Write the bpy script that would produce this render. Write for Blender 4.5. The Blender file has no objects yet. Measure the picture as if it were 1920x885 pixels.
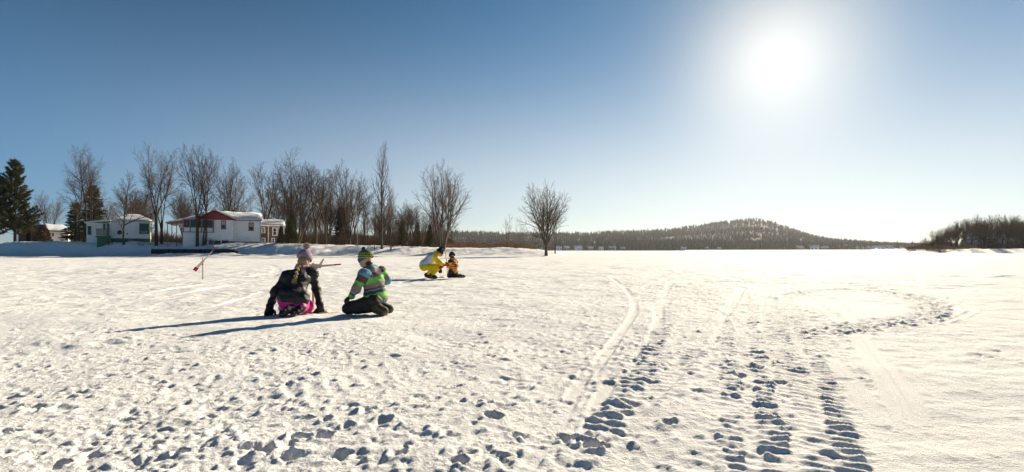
import bpy, bmesh, math, random
import numpy as np
from mathutils import Vector, Matrix

# ------------------------------------------------------------------ camera, sky, sun, exposure
S = bpy.context.scene
COL = S.collection
FPX, HORIZ, CAMH = 900.0, 469.0, 0.9           # focal length and horizon of the 1920 px wide photograph, eye height
cd = bpy.data.cameras.new('camera'); cam = bpy.data.objects.new('camera', cd); COL.objects.link(cam)
cam.location = (0, 0, CAMH); cam.rotation_euler = (math.radians(90), 0, 0)
cd.sensor_width = 36.0; cd.lens = 36.0 * FPX / 1920.0
cd.shift_y = (HORIZ - 442.5) / 1920.0
cd.clip_start = 0.05; cd.clip_end = 20000
S.camera = cam

SUN_AZ, SUN_EL = math.radians(33.5), math.radians(22.3)
GLOW_AZ = math.atan2(500, FPX); GLOW_EL = math.atan2(HORIZ - 100, math.hypot(FPX, 500))
W = bpy.data.worlds.new('World'); S.world = W; W.use_nodes = True
wt = W.node_tree; wt.nodes.clear()
def wn(t): return wt.nodes.new(t)
sky = wn('ShaderNodeTexSky'); sky.sky_type = 'NISHITA'; sky.sun_disc = False
sky.sun_elevation = SUN_EL; sky.sun_rotation = SUN_AZ
sky.altitude = 100; sky.air_density = 0.8; sky.dust_density = 0.0; sky.ozone_density = 6.0
bg = wn('ShaderNodeBackground'); bg.inputs['Strength'].default_value = 0.05
tc = wn('ShaderNodeTexCoord'); nrm = wn('ShaderNodeVectorMath'); nrm.operation = 'NORMALIZE'
wt.links.new(tc.outputs['Generated'], nrm.inputs[0])
dot = wn('ShaderNodeVectorMath'); dot.operation = 'DOT_PRODUCT'
dot.inputs[1].default_value = (math.sin(GLOW_AZ)*math.cos(GLOW_EL), math.cos(GLOW_AZ)*math.cos(GLOW_EL), math.sin(GLOW_EL))
wt.links.new(nrm.outputs[0], dot.inputs[0])
mx = wn('ShaderNodeMath'); mx.operation = 'MAXIMUM'; mx.inputs[1].default_value = 0.0
wt.links.new(dot.outputs['Value'], mx.inputs[0])
def lobe(src, power, rgb):
    a = wn('ShaderNodeMath'); a.operation = 'POWER'; a.inputs[1].default_value = power
    wt.links.new(src, a.inputs[0])
    b = wn('ShaderNodeVectorMath'); b.operation = 'SCALE'; b.inputs[0].default_value = rgb
    wt.links.new(a.outputs[0], b.inputs['Scale']); return b
sep = wn('ShaderNodeSeparateXYZ'); wt.links.new(nrm.outputs[0], sep.inputs[0])
up = wn('ShaderNodeMath'); up.operation = 'ABSOLUTE'; wt.links.new(sep.outputs['Z'], up.inputs[0])
low = wn('ShaderNodeMath'); low.operation = 'SUBTRACT'; low.inputs[0].default_value = 1.0; wt.links.new(up.outputs[0], low.inputs[1])
# air light: wide forward scatter, the sun's aureole, the pale layer along the horizon
hc = wn('ShaderNodeMath'); hc.operation = 'POWER'; hc.inputs[1].default_value = 1/8; wt.links.new(mx.outputs[0], hc.inputs[0])
zz = wn('ShaderNodeMath'); zz.operation = 'MULTIPLY'; wt.links.new(up.outputs[0], zz.inputs[0]); wt.links.new(up.outputs[0], zz.inputs[1])
z1 = wn('ShaderNodeMath'); z1.operation = 'SUBTRACT'; z1.inputs[0].default_value = 1.0; wt.links.new(zz.outputs[0], z1.inputs[1])
hm = wn('ShaderNodeMath'); hm.operation = 'MULTIPLY'; wt.links.new(z1.outputs[0], hm.inputs[0]); wt.links.new(hc.outputs[0], hm.inputs[1])
parts_ = [lobe(mx.outputs[0], 3, (.018, .072, .125)), lobe(mx.outputs[0], 110, (.36, .29, .18)), lobe(low.outputs[0], 5, (.055, .115, .155)),
          lobe(hm.outputs[0], 16, (.44, .29, .05)), lobe(mx.outputs[0], 600, (.06, .06, .06)), lobe(mx.outputs[0], 20, (.06, .045, .02))]
bl4 = wn('ShaderNodeMath'); bl4.operation = 'POWER'; bl4.inputs[1].default_value = 5.0; wt.links.new(low.outputs[0], bl4.inputs[0])
band = wn('ShaderNodeMath'); band.operation = 'MULTIPLY'; wt.links.new(bl4.outputs[0], band.inputs[0]); wt.links.new(up.outputs[0], band.inputs[1])
parts_.append(lobe(band.outputs[0], 1, (.28, .95, 1.80)))
acc_ = parts_[0]
for p_ in parts_[1:]:
    q_ = wn('ShaderNodeVectorMath'); q_.operation = 'ADD'
    wt.links.new(acc_.outputs[0], q_.inputs[0]); wt.links.new(p_.outputs[0], q_.inputs[1]); acc_ = q_
bg2 = wn('ShaderNodeBackground'); bg2.inputs['Strength'].default_value = 1.0
wt.links.new(acc_.outputs[0], bg2.inputs['Color'])
add = wn('ShaderNodeAddShader'); out = wn('ShaderNodeOutputWorld')
hs = wn('ShaderNodeHueSaturation'); hs.inputs['Saturation'].default_value = 1.75; hs.inputs['Value'].default_value = .31
wt.links.new(sky.outputs[0], hs.inputs['Color']); wt.links.new(hs.outputs[0], bg.inputs['Color'])
wt.links.new(bg.outputs[0], add.inputs[0]); wt.links.new(bg2.outputs[0], add.inputs[1])
wt.links.new(add.outputs[0], out.inputs['Surface'])

sl = bpy.data.lights.new('sun', 'SUN'); sl.energy = 5.0; sl.angle = math.radians(0.53); sl.color = (1.0, 0.87, 0.67)
so = bpy.data.objects.new('sun', sl); COL.objects.link(so)
so.rotation_euler = Vector((-math.sin(SUN_AZ)*math.cos(SUN_EL), -math.cos(SUN_AZ)*math.cos(SUN_EL), -math.sin(SUN_EL))).to_track_quat('-Z', 'Y').to_euler()
so.location = (30, 50, 60)
S.view_settings.view_transform = 'Standard'; S.view_settings.look = 'None'
S.view_settings.gamma = 1.0; S.view_settings.use_curve_mapping = False
S.view_settings.exposure = 0.82

# ------------------------------------------------------------------ helpers
def PX(x, y, d): return Vector(((x-960)/FPX*d, d, CAMH + (HORIZ-y)/FPX*d))
def gd(y): return FPX*CAMH/(y-HORIZ)                       # depth of flat ground seen at image row y
def GP(x, y): d = gd(y); return np.array(((x-960)/FPX*d, d))

def tag(o, label=None, cat=None, group=None, kind=None):
    if label: o['label'] = label
    if cat: o['category'] = cat
    if group: o['group'] = group
    if kind: o['kind'] = kind
    return o
def link(name, me, mat=None, parent=None, smooth=False):
    if mat is not None:
        for m in (mat if isinstance(mat, (list, tuple)) else [mat]): me.materials.append(m)
    if smooth: me.shade_smooth()
    o = bpy.data.objects.new(name, me); COL.objects.link(o)
    if parent is not None: o.parent = parent
    return o
def pyobj(name, v, f, mat=None, parent=None, smooth=False):
    me = bpy.data.meshes.new(name); me.from_pydata([tuple(a) for a in v], [], f); me.update()
    return link(name, me, mat, parent, smooth)
def empty(name, loc=(0, 0, 0), rz=0.0):
    o = bpy.data.objects.new(name, None); COL.objects.link(o)
    o.location = loc; o.rotation_euler = (0, 0, rz); o.empty_display_size = .2
    return o
def copy_tree(root):
    r = root.copy(); COL.objects.link(r)
    for ch in root.children:
        c = ch.copy(); COL.objects.link(c); c.parent = r
        for g in ch.children:
            k = g.copy(); COL.objects.link(k); k.parent = c
    return r

def mat(name, rgb, rough=0.8, var=0.0, scale=6.0, bump=0.0, bscale=40.0, spec=0.3, rgb2=None, coat=0, stretch=None):
    m = bpy.data.materials.new(name); m.use_nodes = True
    nt = m.node_tree; b = nt.nodes['Principled BSDF']
    b.inputs['Roughness'].default_value = rough
    b.inputs['Specular IOR Level'].default_value = spec
    b.inputs['Base Color'].default_value = (*rgb, 1)
    if var or rgb2 or bump:
        t = nt.nodes.new('ShaderNodeTexCoord')
        src = t.outputs['Object']
        if stretch:
            mp = nt.nodes.new('ShaderNodeMapping'); mp.inputs['Scale'].default_value = stretch
            nt.links.new(src, mp.inputs['Vector']); src = mp.outputs[0]
        n = nt.nodes.new('ShaderNodeTexNoise'); n.inputs['Scale'].default_value = scale; n.inputs['Detail'].default_value = 4
        nt.links.new(src, n.inputs['Vector'])
        if var or rgb2:
            r = nt.nodes.new('ShaderNodeValToRGB')
            c2 = rgb2 or tuple(min(1, c*(1+var)) for c in rgb)
            c1 = rgb if rgb2 else tuple(c*(1-var) for c in rgb)
            r.color_ramp.elements[0].color = (*c1, 1); r.color_ramp.elements[1].color = (*c2, 1)
            r.color_ramp.elements[0].position = .35; r.color_ramp.elements[1].position = .68
            nt.links.new(n.outputs['Fac'], r.inputs['Fac']); nt.links.new(r.outputs['Color'], b.inputs['Base Color'])
        if bump:
            n2 = nt.nodes.new('ShaderNodeTexNoise'); n2.inputs['Scale'].default_value = bscale; n2.inputs['Detail'].default_value = 5
            nt.links.new(src, n2.inputs['Vector'])
            bp = nt.nodes.new('ShaderNodeBump'); bp.inputs['Strength'].default_value = 1.0; bp.inputs['Distance'].default_value = bump
            nt.links.new(n2.outputs['Fac'], bp.inputs['Height']); nt.links.new(bp.outputs[0], b.inputs['Normal'])
    return m
def mat_attr(name, rough=0.8, bump=0.0, bscale=60, spec=0.25, sheen=0.0):
    m = mat(name, (.5, .5, .5), rough, bump=bump, bscale=bscale, spec=spec)
    nt = m.node_tree; a = nt.nodes.new('ShaderNodeVertexColor'); a.layer_name = 'Col'
    nt.links.new(a.outputs['Color'], nt.nodes['Principled BSDF'].inputs['Base Color'])
    return m

# ---- noise
def _h(ix, iy, seed):
    h = (ix.astype(np.uint32)*np.uint32(374761393) + iy.astype(np.uint32)*np.uint32(668265263) + np.uint32((seed*2654435761) & 0xffffffff))
    h = (h ^ (h >> np.uint32(13)))*np.uint32(1274126177); h ^= h >> np.uint32(16)
    return (h & np.uint32(0xffff)).astype(np.float32)*(2*math.pi/65536.0)
def gnoise(x, y, seed=0):
    x = np.asarray(x, np.float32); y = np.asarray(y, np.float32)
    x0 = np.floor(x); y0 = np.floor(y); fx = x-x0; fy = y-y0
    ix = x0.astype(np.int64); iy = y0.astype(np.int64)
    u = fx*fx*fx*(fx*(fx*6-15)+10); v = fy*fy*fy*(fy*(fy*6-15)+10)
    def g(dx, dy):
        a = _h((ix+dx) & 0xffffffff, (iy+dy) & 0xffffffff, seed)
        return np.cos(a)*(fx-dx)+np.sin(a)*(fy-dy)
    a = g(0, 0); b = g(1, 0); c = g(0, 1); d = g(1, 1)
    return ((a+(b-a)*u)*(1-v)+(c+(d-c)*u)*v)*1.5
def noise3(P, s, seed=0):
    return (gnoise(P[..., 0]*s+P[..., 2]*s*.37, P[..., 2]*s-P[..., 1]*s*.21, seed) + gnoise(P[..., 1]*s-P[..., 0]*s*.3, P[..., 2]*s*.9+P[..., 0]*s*.25, seed+7))*.6
def sstep(a, b, x):
    t = np.clip((x-a)/(b-a), 0, 1); return t*t*(3-2*t)

# ------------------------------------------------------------------ terrain
SHX = [-400, -140, -60, -38, -20, -12, -4, 2, 5, 7.2, 8.6, 9.4, 9.8, 10, 10.1]
SHY = [66, 69, 70, 71, 72, 70, 69, 67.5, 66.5, 69, 76, 95, 140, 400, 1e5]
def land_h(x, y):
    x = np.asarray(x, float); y = np.asarray(y, float)
    ys = np.interp(x, SHX, SHY)
    top = np.interp(x, [-100, -50, -40, -30, -14, -6, 2, 6, 9], [2.1, 2.1, 2.0, 1.75, 1.35, 1.2, 1.1, .7, .45])
    wid = np.interp(x, [-100, -36, -26, -10, 6], [7.2, 7.2, 9.0, 13.0, 9.0])
    h = top*sstep(0, 1, (y-ys)/wid)
    h = h + .5*sstep(0, 60, y-ys-12)*(x < 9)
    for (mx_, my_, sx, sy, a) in ((-68, 73.5, 6, 1.6, 1.0), (-58, 74, 5, 1.6, .75), (-46, 74.5, 7, 1.6, .35), (-76, 73, 5, 2, .9),
                                  (-49, 69.4, 8, 1.1, .42), (-42, 69.8, 4, 1.2, .35), (-36, 75.5, 4, 2, .35), (-31, 74.5, 3, 1.8, .3), (-9.5, 78, 3, 1.2, .25), (-1.5, 78, 2.2, 1.2, .3)):
        h = h + a*np.exp(-((x-mx_)/sx)**2-((y-my_)/sy)**2)
    xr = np.interp(y, [0, 120, 128, 136, 150, 170, 220, 400], [1e5, 1e5, 150, 124, 117, 120, 160, 300])
    h = h + 1.3*sstep(0, 1, (x-xr)/9.0)
    return h
def hz(x, y): return float(land_h(x, y))

ys_ = []
y = 0.5
while y < 4200:
    ys_.append(y)
    y += .05 if y < 1.75 else .0046*y if y < 8 else .0052*y if y < 15 else .0062*y if y < 30 else .0072*y if y < 92 else .06*y
YR = np.array(ys_); NR, NC = len(YR), 880
U = np.linspace(-1, 1, NC)
SC = (YR+1.5)*1.2
GX = U[None, :]*SC[:, None]; GY = np.repeat(YR[:, None], NC, 1)
far = sstep(55, 25, GY)
# trampled (left and middle) and smooth (right) areas, both follow the place itself
PXI = 960+GX/np.maximum(GY, .5)*FPX
tramp = 1-sstep(.55, .75, GX/np.maximum(GY, 2.2)+.06*gnoise(GX*.5, GY*.3, 3))
tramp = tramp*(.45+.55*sstep(-.35, .25, gnoise(GX*.45, GY*.4, 5)+.25))
tramp = tramp*(.55+.45*sstep(16, 7, GY))
H = np.zeros_like(GX)
H += .030*gnoise(GX*.5, GY*.5, 11)*sstep(300, 60, GY)
H += .016*gnoise(GX*1.3, GY*1.3, 12)*sstep(60, 25, GY)
n3 = gnoise(GX*3.2, GY*3.2, 13); n4 = gnoise(GX*7.5, GY*7.5, 14); n5 = gnoise(GX*17, GY*17, 15); n6 = gnoise(GX*37, GY*37, 16)
rough = np.zeros_like(GX)
rough += (.008*n3+.0055*np.maximum(n4, -.25)*(.4+.9*np.maximum(n3, 0)))*tramp*sstep(45, 18, GY)
rough += (.0080*n5*(.3+1.2*np.maximum(0, n4+.15)) + .0036*n6)*(.25+.75*tramp)*sstep(22, 9, GY)
# wind crust of the untrodden snow
rough += (1-tramp)*(.010*gnoise(GX*1.6+.8*n3, GY*4.5, 21)+.005*gnoise(GX*4, GY*9, 22))*sstep(40, 14, GY)
# low drifts and scuffs further out
rough += .055*np.maximum(-.1, gnoise(GX*.45, GY*.7, 31)-.08)*sstep(9, 18, GY)*sstep(400, 120, GY)+.09*np.maximum(-.1, gnoise(GX*.11, GY*.16, 36))*sstep(25, 50, GY)*sstep(900, 300, GY)
rough += .035*np.maximum(0, gnoise(GX*1.7, GY*2.2, 32)-.15)*sstep(7, 12, GY)*sstep(60, 35, GY)
mid = sstep(4.5, 8, GY)*sstep(34, 16, GY)*(.35+.65*sstep(.95, .6, GX/np.maximum(GY, 2.2)))
rough += mid*(.016*np.maximum(-.1, gnoise(GX*2.4, GY*2.9, 33))+.013*np.maximum(-.05, gnoise(GX*5.2, GY*5.6, 34)))
churn = np.exp(-((GX-4.0)/1.9)**2-((GY-9.5)/4.5)**2)+.8*np.exp(-((GX-1.6)/1.2)**2-((GY-4.6)/2.2)**2)
rough += churn*(.010*n4+.010*n5)
patch = sstep(.05, .35, gnoise(GX*.9, GY*.8, 35))*tramp*sstep(14, 5, GY)
rough += patch*(.005*np.abs(n4)+.0075*np.abs(n5)+.004*n6)
smooth = np.ones_like(GX); extra = np.zeros_like(GX)

def polyline(pts, width, y1=None):
    """signed offset and arc length from a world polyline for the rows it touches"""
    pts = np.array(pts, float)
    j0 = max(0, np.searchsorted(YR, pts[:, 1].min()-width*2)-1); j1 = min(NR, np.searchsorted(YR, pts[:, 1].max()+width*2)+1)
    x = GX[j0:j1]; yv = GY[j0:j1]
    best = np.full(x.shape, 1e9); sarc = np.zeros(x.shape); toff = np.zeros(x.shape); acc = 0
    for a, b in zip(pts[:-1], pts[1:]):
        ab = b-a; L = math.hypot(*ab); 
        if L < 1e-6: continue
        tx = ((x-a[0])*ab[0]+(yv-a[1])*ab[1])/L
        tcl = np.clip(tx, 0, L)
        dx = x-a[0]-ab[0]/L*tcl; dy = yv-a[1]-ab[1]/L*tcl
        dd = np.hypot(dx, dy); off = ((x-a[0])*-ab[1]+(yv-a[1])*ab[0])/L
        m = dd < best
        best[m] = dd[m]; sarc[m] = (acc+tcl)[m]; toff[m] = np.where(off < 0, -dd, dd)[m]; acc += L
    return j0, j1, best, sarc, toff
def curve_px(pts, n=10):
    w = np.array([GP(*p) for p in pts]); out_ = []
    for i in range(len(w)-1):
        p0 = w[max(i-1, 0)]; p1 = w[i]; p2 = w[i+1]; p3 = w[min(i+2, len(w)-1)]
        for k in range(n):
            t = k/n
            out_.append(.5*((2*p1)+(-p0+p2)*t+(2*p0-5*p1+4*p2-p3)*t*t+(-p0+3*p1-3*p2+p3)*t**3))
    out_.append(w[-1]); return out_
def rut(pts, width, depth, rim=.5, flat=.9, n=8):
    """a smooth flat groove left by a ski or runner, with a small rim"""
    j0, j1, d, s, t = polyline(curve_px(pts, n), width)
    wv = width*(1+.25*gnoise(s*.7, s*0+width*9, 41)); q = d/(wv*.5)
    core = 1-sstep(.75, 1.15, q)
    fade = .55+.6*gnoise(s*.45, s*0+depth*77, 44)+.35
    fade = np.clip(fade, .2, 1)*.85
    extra[j0:j1] += (-depth*core+depth*rim*np.exp(-((q-1.35)/.28)**2)*(1+.9*gnoise(s*6, t*6, 43)))*fade
    smooth[j0:j1] *= 1-np.clip(flat*core*fade*1.4, 0, .95)
def tread(pts, width, pitch, depth, n=8, seed=0):
    """belt track of a snowmobile: a row of cross bars"""
    j0, j1, d, s, t = polyline(curve_px(pts, n), width)
    q = d/(width*.5)
    q = q*(1+.25*gnoise(s*4, t*3, 55+seed)); core = 1-sstep(.65, 1.1, q)
    ph = s/pitch+.16*gnoise(t*4, s*1.2, 50+seed)+.10*gnoise(t*11, s*5, 51+seed)
    tid = np.floor(ph+.5).astype(np.int64); rr_ = _h(tid & 0xffffffff, (tid*0+seed) & 0xffffffff, 9)/(2*math.pi); rs_ = _h(tid & 0xffffffff, (tid*0+seed+50) & 0xffffffff, 4)/(2*math.pi)
    bar = np.abs((ph % 1.0)-.5)*2
    bar = sstep(.25, .85, bar)*(.75+.40*rr_)*(1-sstep(.55+.4*rs_, .8+.4*rs_, np.abs(t/(width*.5)-.5*(rr_-.5))))
    keep = sstep(-.30, .10, gnoise(s*1.6+seed*3.3, t*3.4, 52+seed)+.50)
    brk = 1+.8*gnoise(s*8, t*8, 53+seed)+.5*gnoise(s*19, t*19, 54+seed)
    extra[j0:j1] += core*(-depth*.35+depth*bar*keep*brk)
    smooth[j0:j1] *= 1-.45*core
def scuff(pts, width, amp, n=8, seed=0):
    """churned band left by a turning belt"""
    j0, j1, d, s, t = polyline(curve_px(pts, n), width)
    core = 1-sstep(.7, 1.1, d/(width*.5)); x = GX[j0:j1]; yv = GY[j0:j1]
    extra[j0:j1] += core*(-.022+amp*(gnoise(x*8, yv*8, 60+seed)+.7*gnoise(x*19, yv*19, 61+seed)))+.014*np.exp(-((d/(width*.5)-1.2)/.2)**2)

# snowmobile belts running away from the camera
tread([(1378, 1000), (1372, 885), (1374, 800), (1372, 740), (1368, 690), (1366, 640), (1370, 600), (1380, 565)], .165, .080, .036, seed=1)
tread([(1482, 1000), (1462, 885), (1446, 800), (1436, 740), (1428, 690), (1420, 640), (1412, 590), (1408, 555)], .175, .080, .038, seed=2)
tread([(1625, 1000), (1602, 885), (1578, 800), (1560, 740), (1540, 690), (1515, 640), (1490, 595), (1472, 565)], .16, .082, .030, seed=3)
tread([(1545, 1000), (1530, 885), (1518, 800), (1505, 740), (1490, 680), (1470, 620)], .14, .082, .014, seed=8)
tread([(1090, 850), (1150, 775), (1205, 690), (1240, 625), (1268, 570), (1295, 535)], .25, .095, .034, seed=4)
tread([(1290, 700), (1310, 640), (1335, 590), (1362, 545)], .26, .105, .020, seed=9)
tread([(1462, 640), (1450, 590), (1436, 550), (1425, 525)], .36, .125, .026, seed=5)
tread([(1520, 640), (1490, 590), (1470, 555)], .30, .125, .022, seed=6)
tread([(1440, 1000), (1430, 885), (1425, 780), (1420, 700), (1412, 620), (1408, 560)], .62, .080, .014, seed=11)
tread([(1560, 1000), (1545, 885), (1530, 780), (1510, 700), (1480, 620)], .50, .082, .013, seed=12)
tread([(1205, 760), (1255, 690), (1290, 620), (1320, 570)], .34, .095, .014, seed=13)
tread([(800, 700), (650, 720), (500, 740)], .36, .12, .018, seed=7)
tread([(760, 660), (870, 640), (960, 600)], .34, .13, .016, seed=10)
# ski and runner grooves
rut([(1045, 800), (1075, 740), (1100, 695)], .085, .022)
rut([(1100, 812), (1122, 755), (1140, 720)], .085, .024)
rut([(985, 885), (1000, 860), (1012, 842)], .08, .022)
rut([(1060, 890), (1078, 850), (1085, 838)], .08, .022)
rut([(1180, 770), (1270, 690), (1335, 620), (1370, 570), (1392, 540)], .17, .020)
rut([(1110, 700), (1160, 630), (1190, 580), (1175, 545), (1145, 520)], .10, .024)
rut([(1225, 650), (1235, 600), (1238, 560), (1262, 525)], .15, .018)
rut([(1510, 645), (1490, 590), (1465, 545)], .17, .020)
rut([(1455, 640), (1448, 600), (1440, 560)], .22, .014)
rut([(1700, 800), (1660, 720), (1600, 630), (1545, 580), (1500, 550), (1440, 525)], .11, .018)
rut([(1725, 790), (1690, 720), (1625, 640), (1590, 590), (1560, 560)], .11, .018)
rut([(1285, 565), (1330, 578), (1375, 598), (1390, 625)], .11, .020)
rut([(1650, 790), (1600, 720), (1560, 670)], .12, .012)
rut([(0, 592), (200, 573), (340, 552), (470, 530)], .22, .030)
rut([(0, 580), (180, 560), (330, 543), (440, 522)], .20, .025)
rut([(230, 600), (420, 572), (500, 548)], .22, .026)
rut([(1400, 520), (1550, 508), (1700, 497), (1880, 489)], .30, .03)
rut([(1560, 532), (1700, 528), (1900, 519)], .24, .03)
rut([(1150, 520), (1290, 507), (1400, 492)], .3, .03)
rut([(420, 500), (500, 497), (520, 508), (470, 520)], .3, .03)
# the donut on the right and its outer line
scuff([(1480, 552), (1600, 541), (1730, 558), (1775, 578), (1720, 602), (1600, 622)], .28, .05, seed=5)
scuff([(1470, 556), (1530, 547), (1600, 544), (1690, 553), (1745, 570), (1742, 590), (1680, 606), (1610, 614), (1540, 622)], .55, .055, seed=1)
scuff([(1250, 540), (1330, 532), (1440, 530), (1530, 531), (1600, 536)], 1.3, .040, seed=3)
rut([(1530, 541), (1620, 541), (1720, 551), (1800, 567), (1826, 580), (1790, 598), (1700, 614), (1610, 622)], .10, .026, rim=1.1)
jj = slice(np.searchsorted(YR, 6.0), np.searchsorted(YR, 10.2))
cx, cy = GP(1618, 578)
smooth[jj] *= 1-.8*(1-sstep(.7, 1.1, np.hypot((GX[jj]-cx)/.9, (GY[jj]-cy)/1.5)))

RNG = random.Random(7)
def window(x, y, r):
    j0 = np.searchsorted(YR, y-r); j1 = np.searchsorted(YR, y+r)+1
    sc = (max(y-r, .6)+1.5)*1.2, (y+r+1.5)*1.2
    us = [(x+sx*r)/s_ for sx in (-1, 1) for s_ in sc]
    i0 = int((min(us)+1)/2*(NC-1)); i1 = int((max(us)+1)/2*(NC-1))+2
    return max(j0, 0), min(j1, NR), max(i0, 0), min(i1, NC)
def pit(x, y, rx, ry, rot, depth, rim=.35):
    j0, j1, i0, i1 = window(x, y, max(rx, ry)*1.9)
    if j1 <= j0 or i1 <= i0: return
    dx = GX[j0:j1, i0:i1]-x; dy = GY[j0:j1, i0:i1]-y
    c, s = math.cos(rot), math.sin(rot)
    q = np.hypot((dx*c+dy*s)/rx, (-dx*s+dy*c)/ry)
    q = q*(1+.20*n4[j0:j1, i0:i1]+.28*n5[j0:j1, i0:i1]+.26*n6[j0:j1, i0:i1])
    tilt = 1+.45*(dx*c+dy*s)/rx
    extra[j0:j1, i0:i1] += -1.25*depth*np.clip(tilt, .3, 1.7)*np.clip(1-q*q*.85, 0, 1)**1.4+rim*depth*np.exp(-((q-1.2)/.24)**2)*(1+1.2*n5[j0:j1, i0:i1])
def clod(x, y, r, h, e=1.0):
    j0, j1, i0, i1 = window(x, y, r*1.6)
    if j1 <= j0 or i1 <= i0: return
    dx = GX[j0:j1, i0:i1]-x; dy = GY[j0:j1, i0:i1]-y
    q = np.hypot(dx/r, dy/(r*e))*(1+.30*n5[j0:j1, i0:i1]+.2*n6[j0:j1, i0:i1])
    extra[j0:j1, i0:i1] += h*(1-sstep(.35, 1.0, q))
def trampled_at(x, y):
    j = min(np.searchsorted(YR, y), NR-1); i = int((x/((y+1.5)*1.2)+1)/2*(NC-1))
    return tramp[j, min(max(i, 0), NC-1)]
# footprints in wandering lines and loose ones
for k in range(95):
    yy = 1.6+11*RNG.random()**1.5; xx = RNG.uniform(-1.1, .72)*(yy+.6); a = RNG.uniform(0, 6.28)
    for st in range(RNG.randint(4, 11)):
        side = .10*(1 if st % 2 else -1)
        fx = xx-math.sin(a)*side; fy = yy+math.cos(a)*side
        if 1.2 < fy < 18 and RNG.random() < trampled_at(fx, fy)+.1:
            pit(fx, fy, RNG.uniform(.075, .12), RNG.uniform(.032, .05), a+RNG.uniform(-.3, .3), RNG.uniform(.008, .022), RNG.uniform(.2, .6))
        a += RNG.uniform(-.25, .25); xx += math.cos(a)*.42; yy += math.sin(a)*.42
for k in range(1500):
    yy = 1.5+13*RNG.random()**1.4; xx = RNG.uniform(-1.1, .75)*(yy+.6)
    if RNG.random() < trampled_at(xx, yy):
        r = RNG.uniform(.018, .055); pit(xx, yy, r*RNG.uniform(1, 1.9), r, RNG.uniform(0, 3.1), RNG.uniform(.006, .022), RNG.uniform(.1, .5))
for k in range(12000):
    yy = 1.4+16*RNG.random()**1.6; xx = RNG.uniform(-1.15, 1.0)*(yy+.6); tr = trampled_at(xx, yy)
    if RNG.random() < tr*tr+.03:
        r = .008+.030*RNG.random()**3; clod(xx, yy, r, r*RNG.uniform(.45, 1.0), RNG.uniform(.6, 1.4))
# the deep holes that stand out
for (x_, y_, w_, dp) in ((1415, 690, 46, .075), (1385, 704, 38, .04), (1112, 832, 58, .075), (1055, 818, 55, .06), (690, 772, 42, .07), (722, 790, 42, .055),
                         (478, 842, 75, .08), (555, 818, 38, .055), (607, 815, 45, .06), (548, 855, 60, .06), (640, 852, 40, .06), (575, 785, 32, .045),
                         (612, 787, 28, .04), (655, 800, 34, .05), (285, 832, 55, .05), (335, 850, 45, .05), (855, 724, 34, .04), (905, 760, 40, .05), (925, 782, 50, .05),
                         (975, 817, 45, .05), (505, 760, 30, .04), (300, 718, 28, .035), (340, 686, 28, .03), (336, 697, 22, .04), (940, 675, 34, .03), (620, 715, 28, .03),
                         (1255, 790, 46, .04), (60, 762, 40, .05), (15, 812, 40, .06), (100, 870, 60, .06), (1840, 668, 60, .03), (1865, 655, 30, .02), (860, 870, 46, .05), (745, 850, 40, .05)):
    p = GP(x_, y_); wm = w_/FPX*p[1]*.40
    pit(p[0], p[1], wm*1.05, max(wm*.85, .035), RNG.uniform(-.3, .3), dp*1.05, .35)
# heaped snow
for (x_, y_, r_, h_) in ((655, 588, .055, .055), (648, 590, .16, .03), (672, 594, .10, .02), (600, 597, .20, .03), (560, 600, .3, .02), (120, 530, .35, .07), (528, 518, .22, .06), (505, 520, .15, .04),
                         (420, 830, .10, .03), (230, 640, .16, .05), (150, 650, .13, .05), (90, 645, .15, .05), (60, 660, .12, .04), (330, 780, .15, .04)):
    p = GP(x_, y_); clod(p[0], p[1], r_, h_)
land = land_h(GX, GY)
bankn = sstep(.05, .5, land)*(.12*gnoise(GX*.35, GY*.35, 71)+.08*gnoise(GX*.9, GY*.9, 72)+.05*gnoise(GX*2.3, GY*1.6, 73))*(GY < 220)
Z = H*(.3+.7*smooth)+rough*smooth+extra*.42*sstep(60, 30, GY)+land+bankn
Z[GY > 120] -= 0.0
verts = np.stack([GX, GY, Z], -1).reshape(-1, 3).astype(np.float32)
idx = np.arange(NR*NC).reshape(NR, NC)
quads = np.stack([idx[:-1, :-1], idx[:-1, 1:], idx[1:, 1:], idx[1:, :-1]], -1).reshape(-1, 4)
me = bpy.data.meshes.new('snow_ground')
me.vertices.add(len(verts)); me.vertices.foreach_set('co', verts.ravel())
me.loops.add(quads.size); me.loops.foreach_set('vertex_index', quads.ravel().astype(np.int32))
me.polygons.add(len(quads)); me.polygons.foreach_set('loop_start', np.arange(0, quads.size, 4, dtype=np.int32))
me.update(calc_edges=True); me.validate()
def ground_z(x, y):
    j = int(np.clip(np.searchsorted(YR, y), 1, NR-1)); i = int(np.clip((x/((y+1.5)*1.2)+1)/2*(NC-1), 0, NC-1))
    return float(Z[j, i])

# snow: cream-white crystals, fine grain, a little soft gloss
SNOW = bpy.data.materials.new('snow'); SNOW.use_nodes = True
nt = SNOW.node_tree; b = nt.nodes['Principled BSDF']
b.inputs['Roughness'].default_value = .8; b.inputs['Specular IOR Level'].default_value = .05
t = nt.nodes.new('ShaderNodeTexCoord')
n = nt.nodes.new('ShaderNodeTexNoise'); n.inputs['Scale'].default_value = 1.1; n.inputs['Detail'].default_value = 8; n.inputs['Roughness'].default_value = .65
nt.links.new(t.outputs['Object'], n.inputs['Vector'])
r = nt.nodes.new('ShaderNodeValToRGB'); r.color_ramp.elements[0].position = .3; r.color_ramp.elements[1].position = .62
r.color_ramp.elements[0].color = (.84, .83, .815, 1); r.color_ramp.elements[1].color = (.945, .94, .93, 1)
nt.links.new(n.outputs['Fac'], r.inputs['Fac']); nt.links.new(r.outputs['Color'], b.inputs['Base Color'])
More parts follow.
